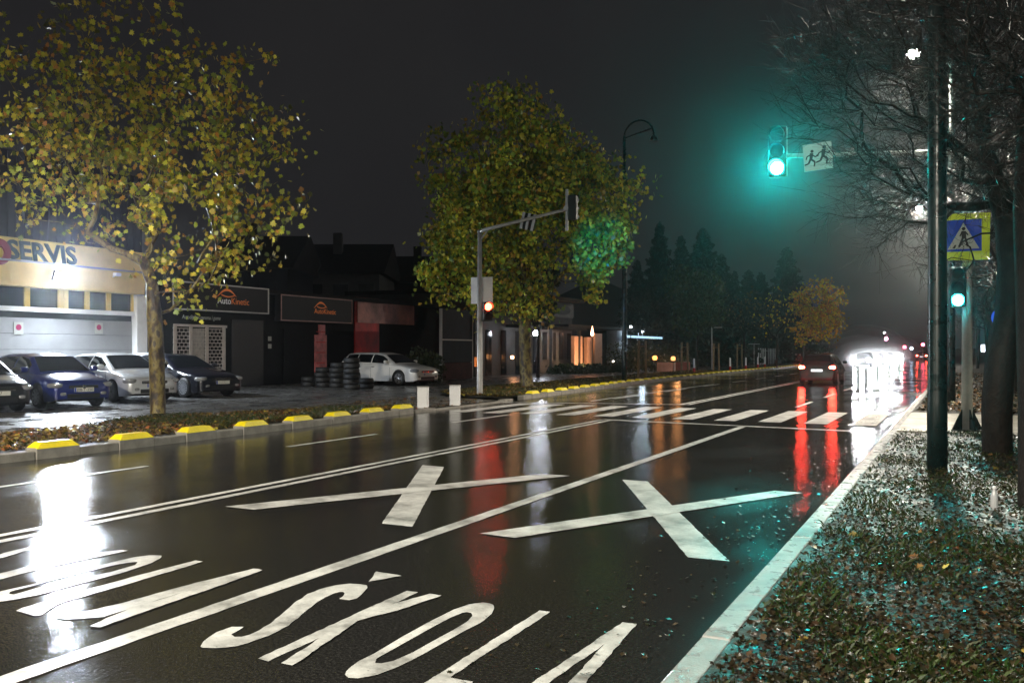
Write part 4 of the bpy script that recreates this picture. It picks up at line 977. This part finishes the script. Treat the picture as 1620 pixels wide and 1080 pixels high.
def car(label, loc, rz, L, Wd, H, top, roofp, wb, paint, ax=.85, kind='hatch', lights=None, plate=True, plate_text='', r=.32, grille='bar', detail=True, group=None, spokes=10, side_wins=None, tail_lit=False, head_lit=False, rim=None, cat='car'):
    """top: (t,z) lower body top line, t measured from the nose; roofp: (t,z) roof line incl. screens"""
    root = thing('parked_car' if not (tail_lit or head_lit) else 'moving_car', label, cat, loc, rz, group)
    hw = Wd/2; tw = [ax, ax+wb]; R_ = r+.055
    ts = sorted(set(list(np.round(np.linspace(0,L,46),3))+[.03,.08,L-.03]+[round(c+R_*math.cos(a),3) for c in tw for a in np.linspace(0,math.pi,17)]+[c+s*(R_+.001) for c in tw for s in (-1,1)]))
    ts = [t for t in ts if 0 <= t <= L]
    fpx = [0,.04,.12,.3,.6,1.0,L-1.0,L-.5,L-.2,L-.06,L]; fpy = [.74,.83,.90,.955,.985,1,1,.985,.95,.90,.84]
    tz = lambda t: float(np.interp(t,[a for a,_ in top],[b for _,b in top]))
    rzf = lambda t: float(np.interp(t,[a for a,_ in roofp],[b for _,b in roofp]))
    wf = lambda t: hw*float(np.interp(t,fpx,fpy))
    def zbot(t):
        z = float(np.interp(t,[0,.15,.5,L-.5,L-.1,L],[.27,.2,.19,.2,.26,.32]))
        for c in tw:
            if abs(t-c) <= R_: z = max(z, r+math.sqrt(max(0,R_*R_-(t-c)**2)))
        return z
    X = lambda t: L/2-t
    m = MB(); rows = []
    for t in ts:
        w_ = wf(t); zb = zbot(t); zt_ = tz(t); zs = max(zt_-.07, zb+.04)
        sec = [(w_*.965,zb),(w_*.995,zb+(zs-zb)*.3),(w_*1.0,zb+(zs-zb)*.55),(w_*.985,zb+(zs-zb)*.85),(w_*.955,zs+.02),(w_*.88,zt_-.012),(w_*.55,zt_+.018),(0,zt_+.03)]
        full = [(X(t),y,z) for y,z in sec]+[(X(t),-y,z) for y,z in sec[:-1][::-1]]
        rows.append(full)
    n = len(rows[0])
    for q in rows: m.v += q
    for i in range(len(rows)-1):
        for j in range(n-1): m.f.append((i*n+j,(i+1)*n+j,(i+1)*n+j+1,i*n+j+1))
    m.f.append(tuple(range(n))); m.f.append(tuple((len(rows)-1)*n+j for j in range(n))[::-1])
    # greenhouse
    t0, t1 = roofp[0][0], roofp[-1][0]; gts = sorted(set([round(a,3) for a,_ in roofp]+list(np.round(np.linspace(t0,t1,30),3)))); gt = [a for a in gts if t0 <= a <= t1]
    def gsec(t):
        zb = tz(t)-.02; zr = rzf(t); wb_ = wf(t)*.93; k = max(0,min(1,(zr-zb)/(H-zb))); wr = wb_-(wb_-hw*.66)*k
        return zb, zr, wb_, wr
    def gside(t, f):       # point on side surface, f from belt 0 to roof 1
        zb,zr,wb_,wr = gsec(t); y = wb_+(wr-wb_)*f+.035*math.sin(math.pi*f)*min(1,(zr-zb)*3); return y, zb+(zr-.045-zb)*f if zr-.045>zb else zb
    base = len(m.v); k_ = None; grows = []
    for t in gt:
        zb,zr,wb_,wr = gsec(t); half = [(gside(t,f)[0],gside(t,f)[1]) for f in (0,.33,.66,1)]
        half += [(wr*.90,max(zb,zr-.012)),(wr*.5,zr+.008),(0,zr+.015)]
        grows.append([(X(t),y,z) for y,z in half]+[(X(t),-y,z) for y,z in half[:-1][::-1]])
    g_ = len(grows[0])
    for q in grows: m.v += q
    for i in range(len(grows)-1):
        for j in range(g_-1): m.f.append((base+i*g_+j,base+(i+1)*g_+j,base+(i+1)*g_+j+1,base+i*g_+j+1))
    m.f.append(tuple(base+j for j in range(g_))); m.f.append(tuple(base+(len(grows)-1)*g_+j for j in range(g_))[::-1])
    body = m.build('body', paint, root, smooth=True)
    es = body.modifiers.new('edge','EDGE_SPLIT'); es.split_angle = R(38)
    m = MB(); m.box(-L/2+.25,-hw+.22,.2,L/2-.2,hw-.22,.7); m.build('underbody', M['black'], root)
    for c in tw:
        for s in (-1,1): wheel(root, X(c), s*(hw-.115), s, r, .21, spokes, rim)
    # windscreen, rear window
    def screen(ta, tb, name, fr=.86):
        m = MB(); k = 7; rows_ = []
        for t in np.linspace(ta,tb,k):
            zb,zr,wb_,wr = gsec(t)
            rows_.append([(X(t), wr*fr*f, zr+.015-.007*abs(f)-.015*abs(f)**3+.006) for f in np.linspace(-1,1,9)])
        for q in rows_: m.v += q
        for i in range(k-1):
            for j in range(8): m.f.append((i*9+j,(i+1)*9+j,(i+1)*9+j+1,i*9+j+1))
        return m.build(name, M['glass'], root, smooth=True)
    rt = [a for a,_ in roofp]; screen(rt[0]+.08, rt[1]-.03, 'windscreen'); 
    screen(rt[-2]+.04, rt[-1]-.1, 'rear_window')
    sw = side_wins or [(rt[0]+.50, rt[0]+1.42), (rt[0]+1.48, rt[-2]+.12)]
    for (ta,tb) in sw:
        for s in (-1,1):
            m = MB(); k = 9
            for t in np.linspace(ta,tb,k):
                for f in (.1,.5,.92):
                    y,z = gside(t,f); m.v.append((X(t), s*(y+.007), z))
            for i in range(k-1):
                for j in range(2): m.f.append((i*3+j,(i+1)*3+j,(i+1)*3+j+1,i*3+j+1))
            m.build('side_window', M['glass'], root, smooth=True)
    if detail:
        for s in (-1,1):       # mirrors, door seams, handles
            y,z = gside(rt[0]+.45,0.05); m = MB(); m.ell((X(rt[0]+.42), s*(y+.14), z+.10),(.07,.11,.075)); m.build('mirror', paint, root, smooth=True)
            m = MB()
            for tt_ in (rt[0]+.25, rt[0]+1.43, rt[0]+2.30):
                if tt_ < ax+wb-.3 or True:
                    pz = [zbot(tt_)+.02]+[zbot(tt_)+(tz(tt_)-zbot(tt_))*q for q in (.3,.55,.8)]
                    w_ = wf(tt_)
                    m.tube([(X(tt_),s*(w_*c+.001),z_) for z_,c in zip(pz,(.985,.996,1.0,.99))],.006,4)
            zz = tz(rt[0]+1.0)-.16
            for tt_ in (rt[0]+1.3, rt[0]+2.15): m.box(X(tt_)-.08, s*hw*.99-.015, zz, X(tt_)+.08, s*hw*.99+.02, zz+.03)
            m.build('door_trim', M['black'], root)
    z_n = tz(0)
    # front
    for s in (-1,1):
        Mx = Matrix.Rotation(R(-28)*s,3,'Z')
        m = MB(); m.ell((L/2-.17, s*hw*.76, z_n-.015),(.20,.19,.075),Mx); m.build('headlight', (lights if head_lit else M['lens']), root, smooth=True)
        m = MB(); m.ell((L/2-.03, s*hw*.62, .40),(.05,.09,.05)); m.build('fog_lamp', M['lens'], root, smooth=True)
    m = MB(); m.box(L/2-.05,-hw*.45,z_n-.10,L/2+.012,hw*.45,z_n-.015)
    m.box(L/2-.05,-hw*.5,.28,L/2+.014,hw*.5,.40); m.build('grille', M['black'], root, bevel=.01)
    if grille != 'none':
        m = MB()
        if grille == 'round': m.lathe([(.055,0),(.055,.02),(.03,.028)],18,(L/2+.014,0,z_n-.055),'x')
        elif grille == 'kidney':
            for s in (-1,1):
                for yy_ in (.04,.28): m.box(L/2+.01,s*yy_-.008,z_n-.13,L/2+.03,s*yy_+.008,z_n+.0)
                for zz_ in (-.13,0.): m.box(L/2+.01,min(s*.04,s*.28),z_n+zz_-.008,L/2+.03,max(s*.04,s*.28),z_n+zz_+.008)
        else: m.box(L/2+.012,-hw*.44,z_n-.062,L/2+.024,hw*.44,z_n-.045)
        m.build('badge' if grille == 'round' else 'chrome_trim', M['chrome'], root)
    if plate:
        m = MB(); m.box(L/2+.016,-.26,.45,L/2+.03,.26,.56); p_ = m.build('number_plate', M['plate'], root)
        m = MB(); m.box(L/2+.0305,-.259,.452,L/2+.0315,-.215,.558); m.build('blue_band', M['blue'], p_)
        if plate_text:
            text_mesh(plate_text, .11, M['ink'], p_, 'plate_text', Matrix.Translation((L/2+.031,-.20,.468))@wallM(0,0,0), ext=.001)
    # rear
    zr_ = tz(L)
    tailm = lights if tail_lit else pm('tail_lens', (.25,.01,.01), .15, var=0)
    for s in (-1,1):
        m = MB(); m.ell((-L/2+.10, s*hw*.76, zr_-.08),(.12,.16,.08)); m.build('tail_light', tailm, root, smooth=True)
    m = MB(); m.box(-L/2-.03,-.26,.62,-L/2-.015,.26,.73); m.build('number_plate', em('lit_plate',(.9,.95,1),1.5) if tail_lit else M['plate'], root)
    return root
def cpaint(name, col, metal=.3, rough=.3): return pm(name, col, rough, metal=metal, var=.04, scale=2, coat=1.)
HAT_T = [(0,.64),(.1,.72),(.35,.80),(1.0,.93),(1.4,.95),(3.6,1.0),(4.1,.98),(4.2,.90)]
HAT_R = [(.95,.94),(1.75,1.40),(2.2,1.475),(3.3,1.46),(3.75,1.40),(4.15,1.0)]
def place(px,py,heading,L,Wd,ax,z=.06,side=-1):
    g = Vector(G(px,py,z)); h = Vector((heading[0],heading[1],0)).normalized(); n = Vector((-h.y,h.x,0))
    c = g-h*(L/2-ax)-n*(side*(Wd/2-.1)); return (c.x,c.y,z), math.atan2(h.y,h.x)
loc, rz = place(62,646,(.975,-.22),4.2,1.76,.87)
car('dark blue hatchback parked second from the left before the garage', loc, rz, 4.2,1.76,1.48,HAT_T,HAT_R,2.57,cpaint('blue_car_paint',(.007,.018,.17),.15),ax=.87,grille='round',plate_text='J08-T-250',spokes=9)
FT = [(0,.66),(.12,.74),(.4,.83),(1.05,.97),(1.4,.98),(3.7,1.03),(4.25,1.0),(4.36,.92)]
FR = [(.95,.96),(1.9,1.41),(2.35,1.475),(3.4,1.45),(3.9,1.38),(4.3,1.02)]
loc, rz = place(180,636,(.975,-.22),4.36,1.82,.9)
car('silver hatchback parked between the blue hatchback and the tree trunk', loc, rz, 4.36,1.82,1.47,FT,FR,2.65,cpaint('silver_paint',(.62,.64,.66),.3),ax=.9,grille='bar',plate=True,spokes=5,r=.325,rim=M['black'])
ST = [(0,.64),(.1,.71),(.4,.80),(1.3,.94),(1.6,.95),(3.9,.99),(4.85,.97),(4.9,.88)]
SR = [(1.35,.94),(2.25,1.38),(2.7,1.44),(3.5,1.42),(3.8,1.37),(4.5,1.0)]
loc, rz = place(293,629,(.985,-.16),4.9,1.86,.85)
car('dark navy saloon parked right of the tree trunk', loc, rz, 4.9,1.86,1.45,ST,SR,2.97,cpaint('navy_paint',(.003,.004,.012),.2),ax=.85,grille='kidney',plate=True,spokes=14,r=.335)
WT = [(0,.68),(.1,.75),(.4,.83),(1.2,.95),(1.5,.96),(4.0,1.02),(4.7,1.0),(4.77,.92)]
WR = [(1.2,.95),(2.0,1.38),(2.45,1.46),(3.9,1.47),(4.3,1.43),(4.74,1.02)]
loc, rz = place(632,610,(.985,-.17),4.77,1.82,.95)
car('white estate car parked behind the stacked tyres', loc, rz, 4.77,1.82,1.48,WT,WR,2.71,cpaint('white_paint_car',(.82,.80,.75),.0),ax=.95,grille='bar',spokes=5,r=.33,side_wins=[(1.7,2.62),(2.68,3.55),(3.61,4.25)])
h = Vector((.97,-.24,0)).normalized(); fc = Vector(G(-2,655,.06)); cc = fc-h*2.1
car('black hatchback cut off by the left edge of the view', (cc.x,cc.y,.06), math.atan2(h.y,h.x), 4.2,1.76,1.47,HAT_T,HAT_R,2.57,cpaint('black_paint',(.008,.009,.009),.2),ax=.87,grille='bar',plate_text='T-447')
car('white car roof showing between the silver hatchback and the tree trunk', (-26.0,24.0,.06), R(-8), 4.36,1.80,1.50,FT,FR,2.6,cpaint('pale_paint',(.6,.64,.68),.2),ax=.9,grille='bar',plate=False)
# moving traffic
E_tail = em('tail_glow', (1,.05,.03), 170); E_head = em('head_glow', (.93,.96,1), 1100)
RT = R(90)
car('dark hatchback driving away with red tail lamps lit', (-6.15,47.6,0), RT, 4.2,1.76,1.48,HAT_T,HAT_R,2.57,cpaint('dark_red_paint',(.012,.012,.016),.3),ax=.87,lights=E_tail,tail_lit=True,plate=False)
car('distant car driving away near the vanishing point', (-5.7,165,0), RT, 4.2,1.76,1.48,HAT_T,HAT_R,2.57,cpaint('far_paint',(.02,.02,.03),.3),ax=.87,lights=E_tail,tail_lit=True,plate=False,detail=False)
for i,(x,y,l) in enumerate([(-8.7,98,'nearest oncoming car with glaring white headlamps'),(-8.7,112,'second oncoming car with glaring white headlamps'),(-8.7,130,'third oncoming car with glaring white headlamps'),(-8.8,153,'farthest oncoming car with glaring white headlamps')]):
    t = car(l, (x,y,0), -RT, 4.2,1.76,1.48,HAT_T,HAT_R,2.57,cpaint('oncoming_paint',(.05,.05,.06),.3),ax=.87,lights=E_head,head_lit=True,plate=False,detail=False)
    ld = bpy.data.lights.new('headlamp_beam','SPOT'); ld.energy = 2800; ld.color = (.93,.96,1); ld.spot_size = R(40); ld.spot_blend = .8; ld.shadow_soft_size = .15
    lo = bpy.data.objects.new('headlamp_beam', ld); COL.objects.link(lo); lo.parent = t; lo.location = (2.25,0,.68); lo.rotation_euler = (0,R(-90),0)
# parked cars far left by the bushes
g = G(1150,579,.06); car('small blue car parked beyond the timber stakes', (g[0]-3,g[1],.06), R(-60), 3.9,1.7,1.5,HAT_T,HAT_R,2.4,cpaint('royal_blue',(.02,.06,.5),.2),ax=.8,detail=False)
g = G(1126,581,.06); car('dark car parked left of the small blue car', (g[0]-3,g[1],.06), R(-60), 4.2,1.76,1.48,HAT_T,HAT_R,2.57,cpaint('dull_paint',(.02,.02,.02),.2),ax=.87,detail=False)

# far signals, blue sign, lit windows on the right
def small_signal(label, px, py, zc, mat, s=.3):
    p = P(px,py,zc); t = thing('traffic_light', label, 'traffic light', (p.x,p.y,0)); m = MB(); m.tube([(0,0,0),(0,0,p.z+.2)],.06,8); m.build('pole', M['galv'], t)
    m = MB(); m.box(-.2,.0,p.z-.8,.2,.2,p.z+.25); m.build('housing', M['black'], t); m = MB(); m.lathe([(s/2,-.03),(s/2,-.01)],14,(0,0,p.z),'y'); m.build('lens', mat, t)
E_red2 = em('far_red', (1,.08,.15), 40); E_blue2 = em('far_blue', (.5,.75,1), 25); E_pink = em('far_pink',(1,.3,.5),30)
small_signal('small red signal right of the oncoming headlamps', 1431,549,150,E_red2,.5)
small_signal('small red signal next to the near lamp post', 1460,545,140,E_red2,.45)
small_signal('pinkish light above the oncoming headlamps', 1402,536,160,E_pink,.6)
small_signal('pale blue light low over the far road', 1442,551,165,E_blue2,.5)
small_signal('white light high over the oncoming headlamps', 1399,526,160,E_white,.28)
p = P(1583,502,30); t = thing('round_sign', 'round blue sign on a thin pole behind the leaning trunk', 'sign', (p.x,p.y,0))
m = MB(); m.tube([(.05,.03,0),(.05,.03,p.z+.1)],.03,8); m.build('post', M['galv'], t); m = MB(); m.lathe([(.28,-.01),(.28,.01)],24,(0,0,p.z),'y'); m.build('disc', M['blue'], t)
# building far right with lit windows
t = thing('shop_building', 'dark far building with small lit windows behind the right trees', 'building', (4.2,74,0), 0)
m = MB(); m.box(0,0,0,22,10,4.4); m.build('wall', M['darkwall'], t); m = MB(); m.box(-.3,-.5,4.4,22.3,10.3,4.7); m.build('roof', M['roof'], t)
for (a,b,zz,hh,cc_,e) in [(1552,1559,1.55,.5,(.85,.9,1),5),(1566,1572,1.5,.6,(.9,.95,1),1.2),(1573,1581,1.3,.8,(.8,.9,1),.8),(1583,1590,1.5,.5,(1,.9,.8),.8)]:
    x0 = WY(a,540,74)[0]-4.2; x1 = WY(b,540,74)[0]-4.2; m = MB(); m.box(x0,-.03,zz,x1,-.005,zz+hh); m.build('window', em('lit_window',cc_,e), t)
# boundary fence with pale posts, left in the haze
t = thing('fence', 'pale upright railings in the haze left of the oncoming cars', 'fence', (-19.5,100,0))
y = 0
while y < 70: m = MB(); m.tube([(-y*.02,y,.1),(-y*.02,y,1.9)],.05,5); m.build('upright', M['white'], t); y += 1.1
m = MB(); m.box(-.03,0,1.6,.03,35,1.66); m.box(-1.03,35,1.6,-.97,70,1.66); m.build('rail', M['galv'], t)
for i in range(7):
    y = 92+i*13; t = thing('young_tree', ['slim bare tree at the near end of the hazy railings','second slim bare tree along the hazy railings','third slim bare tree along the hazy railings','fourth slim bare tree along the hazy railings','fifth slim bare tree along the hazy railings','sixth slim bare tree along the hazy railings','last slim bare tree along the hazy railings'][i], 'tree', (-17.5-.02*y,y,.1), i*1.1, 'slim trees in the haze')
    r = np.random.default_rng(200+i); tr = [np.array((0,0,k*.5)) for k in range(7)]; T = in_blobs(r,[(np.array((0,0,5.2)),1.9),(np.array((.4,.3,6.6)),1.3)],90,.2)
    A, par, tips = skeleton(r,tr,T,.5,.12,.3); wood_mesh('trunk',A,par,.012,.11,M['bark'],t)
    pos = A[tips]+r.normal(size=(len(tips),3))*.3; leaf_mesh('crown', pos, r.uniform(.2,.34,len(pos)), palette(r,len(pos),[(.2,.13,.04),(.12,.06,.03)],[1,1]), M['leaf'], t, i)

# ------------------------------------------------------------------ ground litter and grass
def litter(name, label, region, n, size, cols, w, seed, dens=1.6, z=.06, flat=.35, shape=None):
    r = np.random.default_rng(seed); pos = region(r, n)
    q = leaf_mesh(name, pos, r.uniform(.5,1.3,len(pos))*size, palette(r,len(pos),cols,w,.4), M['litter'], None, seed, flat, shape, curl=.5)
    q['kind'] = 'stuff'; q['label'] = label; q['category'] = 'leaves'; return q
def reg_right(r, n):
    y = 2.6+(19.2-2.6)*r.random(n)**1.35; x = -1.065+(.9+(y-2.6)*.36)*r.random(n)**.9*1.25; return np.stack([x,y,.06+.035*np.sin(x*1.7+y*.9)*np.sin(y*1.3-x*.6)+.05*r.random(n)],1)
BR = [(.028,.020,.010),(.045,.030,.015),(.015,.015,.008),(.08,.062,.035),(.22,.19,.13),(.014,.020,.008)]
litter('fallen_leaves','wet brown leaf litter over the right verge',reg_right,52000,.033,BR,[4,3,4,1.0,.12,2],7)
litter('fallen_leaves','larger pale fallen leaves on the right verge',reg_right,230,.075,[(.35,.30,.18),(.4,.28,.08),(.20,.10,.04)],[1,1,2],8)
def reg_far(r,n):
    y = 25.3+45*r.random(n)**1.5; x = -1.0+8*r.random(n); return np.stack([x,y,.09+.03*r.random(n)],1)
litter('fallen_leaves','brown fallen leaves beyond the footpath',reg_far,9000,.10,BR+[(.22,.11,.04)],[3,3,2,1,.5,1,3],9)
def reg_left(r,n):
    y = 7+13.4*r.random(n); u = r.random(n); a = np.array([vo(q) for q in y]); b = np.array([kx(q)-.25 for q in y]); x = a+(b-a)*u
    return np.stack([x,y,.15+.03*r.random(n)],1)
LF = [(.20,.13,.04),(.10,.06,.03),(.28,.22,.04),(.06,.04,.02),(.25,.09,.03)]
litter('fallen_leaves','fallen leaves over the near left verge',reg_left,9500,.07,LF,[3,4,1.6,3,1.5],10)
def reg_left2(r,n):
    y = 26.4+40*r.random(n)**1.5; u = r.random(n); a = np.array([v2(q) for q in y]); b = np.array([kx(q)-.25 for q in y]); x = a+(b-a)*u
    return np.stack([x,y,.16+.03*r.random(n)],1)
litter('fallen_leaves','fallen leaves over the far left verge',reg_left2,9000,.09,LF,[3,3,3,2,1],12)
def reg_road(r,n):
    y = 3.5+22*r.random(n)**1.2; x = -1.35-np.abs(r.normal(0,.55,n)); return np.stack([x,y,.012+.006*r.random(n)],1)
litter('fallen_leaves','scattered wet leaf scraps in the right gutter',reg_road,650,.03,BR,[4,3,4,1.2,.35,2],13,flat=1.)
def reg_apr(r,n):
    y = 20.6+5*r.random(n); x = -12.9-3.5*r.random(n); return np.stack([x,y,.075+.006*r.random(n)],1)
litter('fallen_leaves','scattered leaves behind the two bollards',reg_apr,420,.09,LF,[3,4,1.6,3,1.5],14,flat=1.)
BL = np.array([(0,0),(.07,-.5),(.04,.1),(0,1.0),(-.04,.1),(-.07,-.5)])
def grass(name, label, pos, size, seed, cols=((.022,.042,.010),(.035,.05,.012),(.045,.045,.014))):
    r = np.random.default_rng(seed); n = len(pos); az = r.uniform(0,2*math.pi,n); lean = r.uniform(.1,.9,n)
    up = np.stack([np.cos(az)*lean, np.sin(az)*lean, np.ones(n)],1); sd = np.stack([-np.sin(az),np.cos(az),np.zeros(n)],1); h = r.uniform(.5,1.3,n)*size; wv = h*.07+.0025
    V = np.stack([pos-sd*wv[:,None], pos+sd*wv[:,None], pos+up*(h*.6)[:,None]+sd*(wv*.6)[:,None], pos+up*h[:,None]+np.stack([np.cos(az),np.sin(az),-.6*np.ones(n)],1)*(h*.25)[:,None]],1)
    Fc = (np.array([[0,1,2],[0,2,3]])[None]+(np.arange(n)*4)[:,None,None]).reshape(-1,3)
    me = bpy.data.meshes.new(name); me.from_pydata(V.reshape(-1,3).tolist(),[],Fc.tolist()); ca = me.color_attributes.new('tint','FLOAT_COLOR','POINT')
    c = np.ones((n*4,4),'f'); c[:,:3] = np.repeat(palette(r,n,cols,[1]*len(cols),.4),4,axis=0); ca.data.foreach_set('color',c.reshape(-1)); me.materials.append(M['blade'])
    o = bpy.data.objects.new(name, me); COL.objects.link(o); o['kind'] = 'stuff'; o['label'] = label; o['category'] = 'grass'; return o
def clumpy(pos, s, thr, r):
    v = np.sin(pos[:,0]*2.1*s+1.3)*np.sin(pos[:,1]*1.7*s+.4)+.5*np.sin(pos[:,0]*4.7*s+pos[:,1]*3.1*s)+r.normal(0,.35,len(pos)); return pos[v > thr]
r = np.random.default_rng(77)
p = reg_right(r, 60000); p[:,2] -= .03; grass('grass','short wet grass tufts on the right verge',clumpy(p,1.,-.02,r),.055,78,cols=((.022,.044,.009),(.03,.048,.010),(.036,.04,.012)))
p = reg_left(r, 26000); p[:,2] -= .03; p = p[(p[:,1] > 13.2)|(r.random(len(p)) < .12)]; grass('grass','grass on the near left verge around the thin plane tree',clumpy(p,.6,-.25,r),.085,79)
p = reg_left2(r, 26000); p[:,2] -= .03; grass('grass','grass on the far left verge under the dense plane tree',clumpy(p,.4,-.2,r),.08,80)
# plastic bottle on the right verge
g = G(1573,806,.08); t = thing('plastic_bottle', 'small clear plastic bottle standing in the grass at the right', 'bottle', g)
clear = pm('clear_plastic', (.9,.93,.95), .12, var=0); clear.node_tree.nodes['Principled BSDF'].inputs['Transmission Weight'].default_value = .6
m = MB(); m.lathe([(.03,0),(.034,.01),(.034,.13),(.03,.15),(.014,.19),(.013,.205)],16); m.build('bottle_body', clear, t, smooth=True)
m = MB(); m.lathe([(.016,.205),(.016,.225)],12); m.build('cap', M['white'], t)

# ------------------------------------------------------------------ haze
def volume_box(name, x0,y0,z0,x1,y1,z1, dens, aniso, label, col=(.94,.97,1)):
    m = MB(); m.box(x0,y0,z0,x1,y1,z1); mt = bpy.data.materials.new(name); mt.use_nodes = True; t = mt.node_tree; t.nodes.clear()
    pv_ = t.nodes.new('ShaderNodeVolumePrincipled'); out = t.nodes.new('ShaderNodeOutputMaterial'); pv_.inputs['Density'].default_value = dens; pv_.inputs['Anisotropy'].default_value = aniso
    pv_.inputs['Color'].default_value = (*col,1); t.links.new(pv_.outputs[0], out.inputs['Volume'])
    o = m.build(name, mt); o['kind'] = 'stuff'; o['label'] = label; o['category'] = 'haze'; return o
volume_box('haze', -200,-40,-1.1,120,480,26, .0010, .925, 'thin rain haze filling the night air')

def mist_mat(d, g):
    mt = bpy.data.materials.new('headlamp_glare_mist'); mt.use_nodes = True; t = mt.node_tree; t.nodes.clear()
    pv_ = t.nodes.new('ShaderNodeVolumePrincipled'); out = t.nodes.new('ShaderNodeOutputMaterial'); pv_.inputs['Density'].default_value = d; pv_.inputs['Anisotropy'].default_value = g; pv_.inputs['Color'].default_value = (.97,.98,1,1)
    t.links.new(pv_.outputs[0], out.inputs['Volume']); return mt
shells = []                # added nested puffs that make the glare burst round the headlamps
for rr_, d_ in ((4.4,.0008),(3.8,.0012),(3.2,.002),(2.7,.0035),(2.2,.008),(1.75,.018),(1.35,.038),(.95,.08)):
    shells.append((rr_, mist_mat(d_, .68)))
rq = random.Random(6); mesh0 = None
for i, (x, y) in enumerate([(-8.7,93.9),(-8.7,108.6),(-8.7,126.6),(-8.8,149.6)]):
    for rr_, mt in shells:
        m = MB(); m.lathe([(math.sin(math.pi*a/16)+1e-4, math.cos(math.pi*a/16)) for a in range(17)], 28); o = m.build('glare_mist', mt)
        o.location = (x+rq.uniform(-.25,.25)*rr_*.5, y, .7+rq.uniform(-.1,.1)*rr_); o.scale = (rr_, rr_*1.5, rr_*.72); o.rotation_euler = (0, rq.uniform(-.25,.25), 0)
        o['kind'] = 'stuff'; o['label'] = 'added glare mist round the headlamps of an oncoming car'; o['category'] = 'mist'; o['group'] = 'glare mist round the oncoming cars'
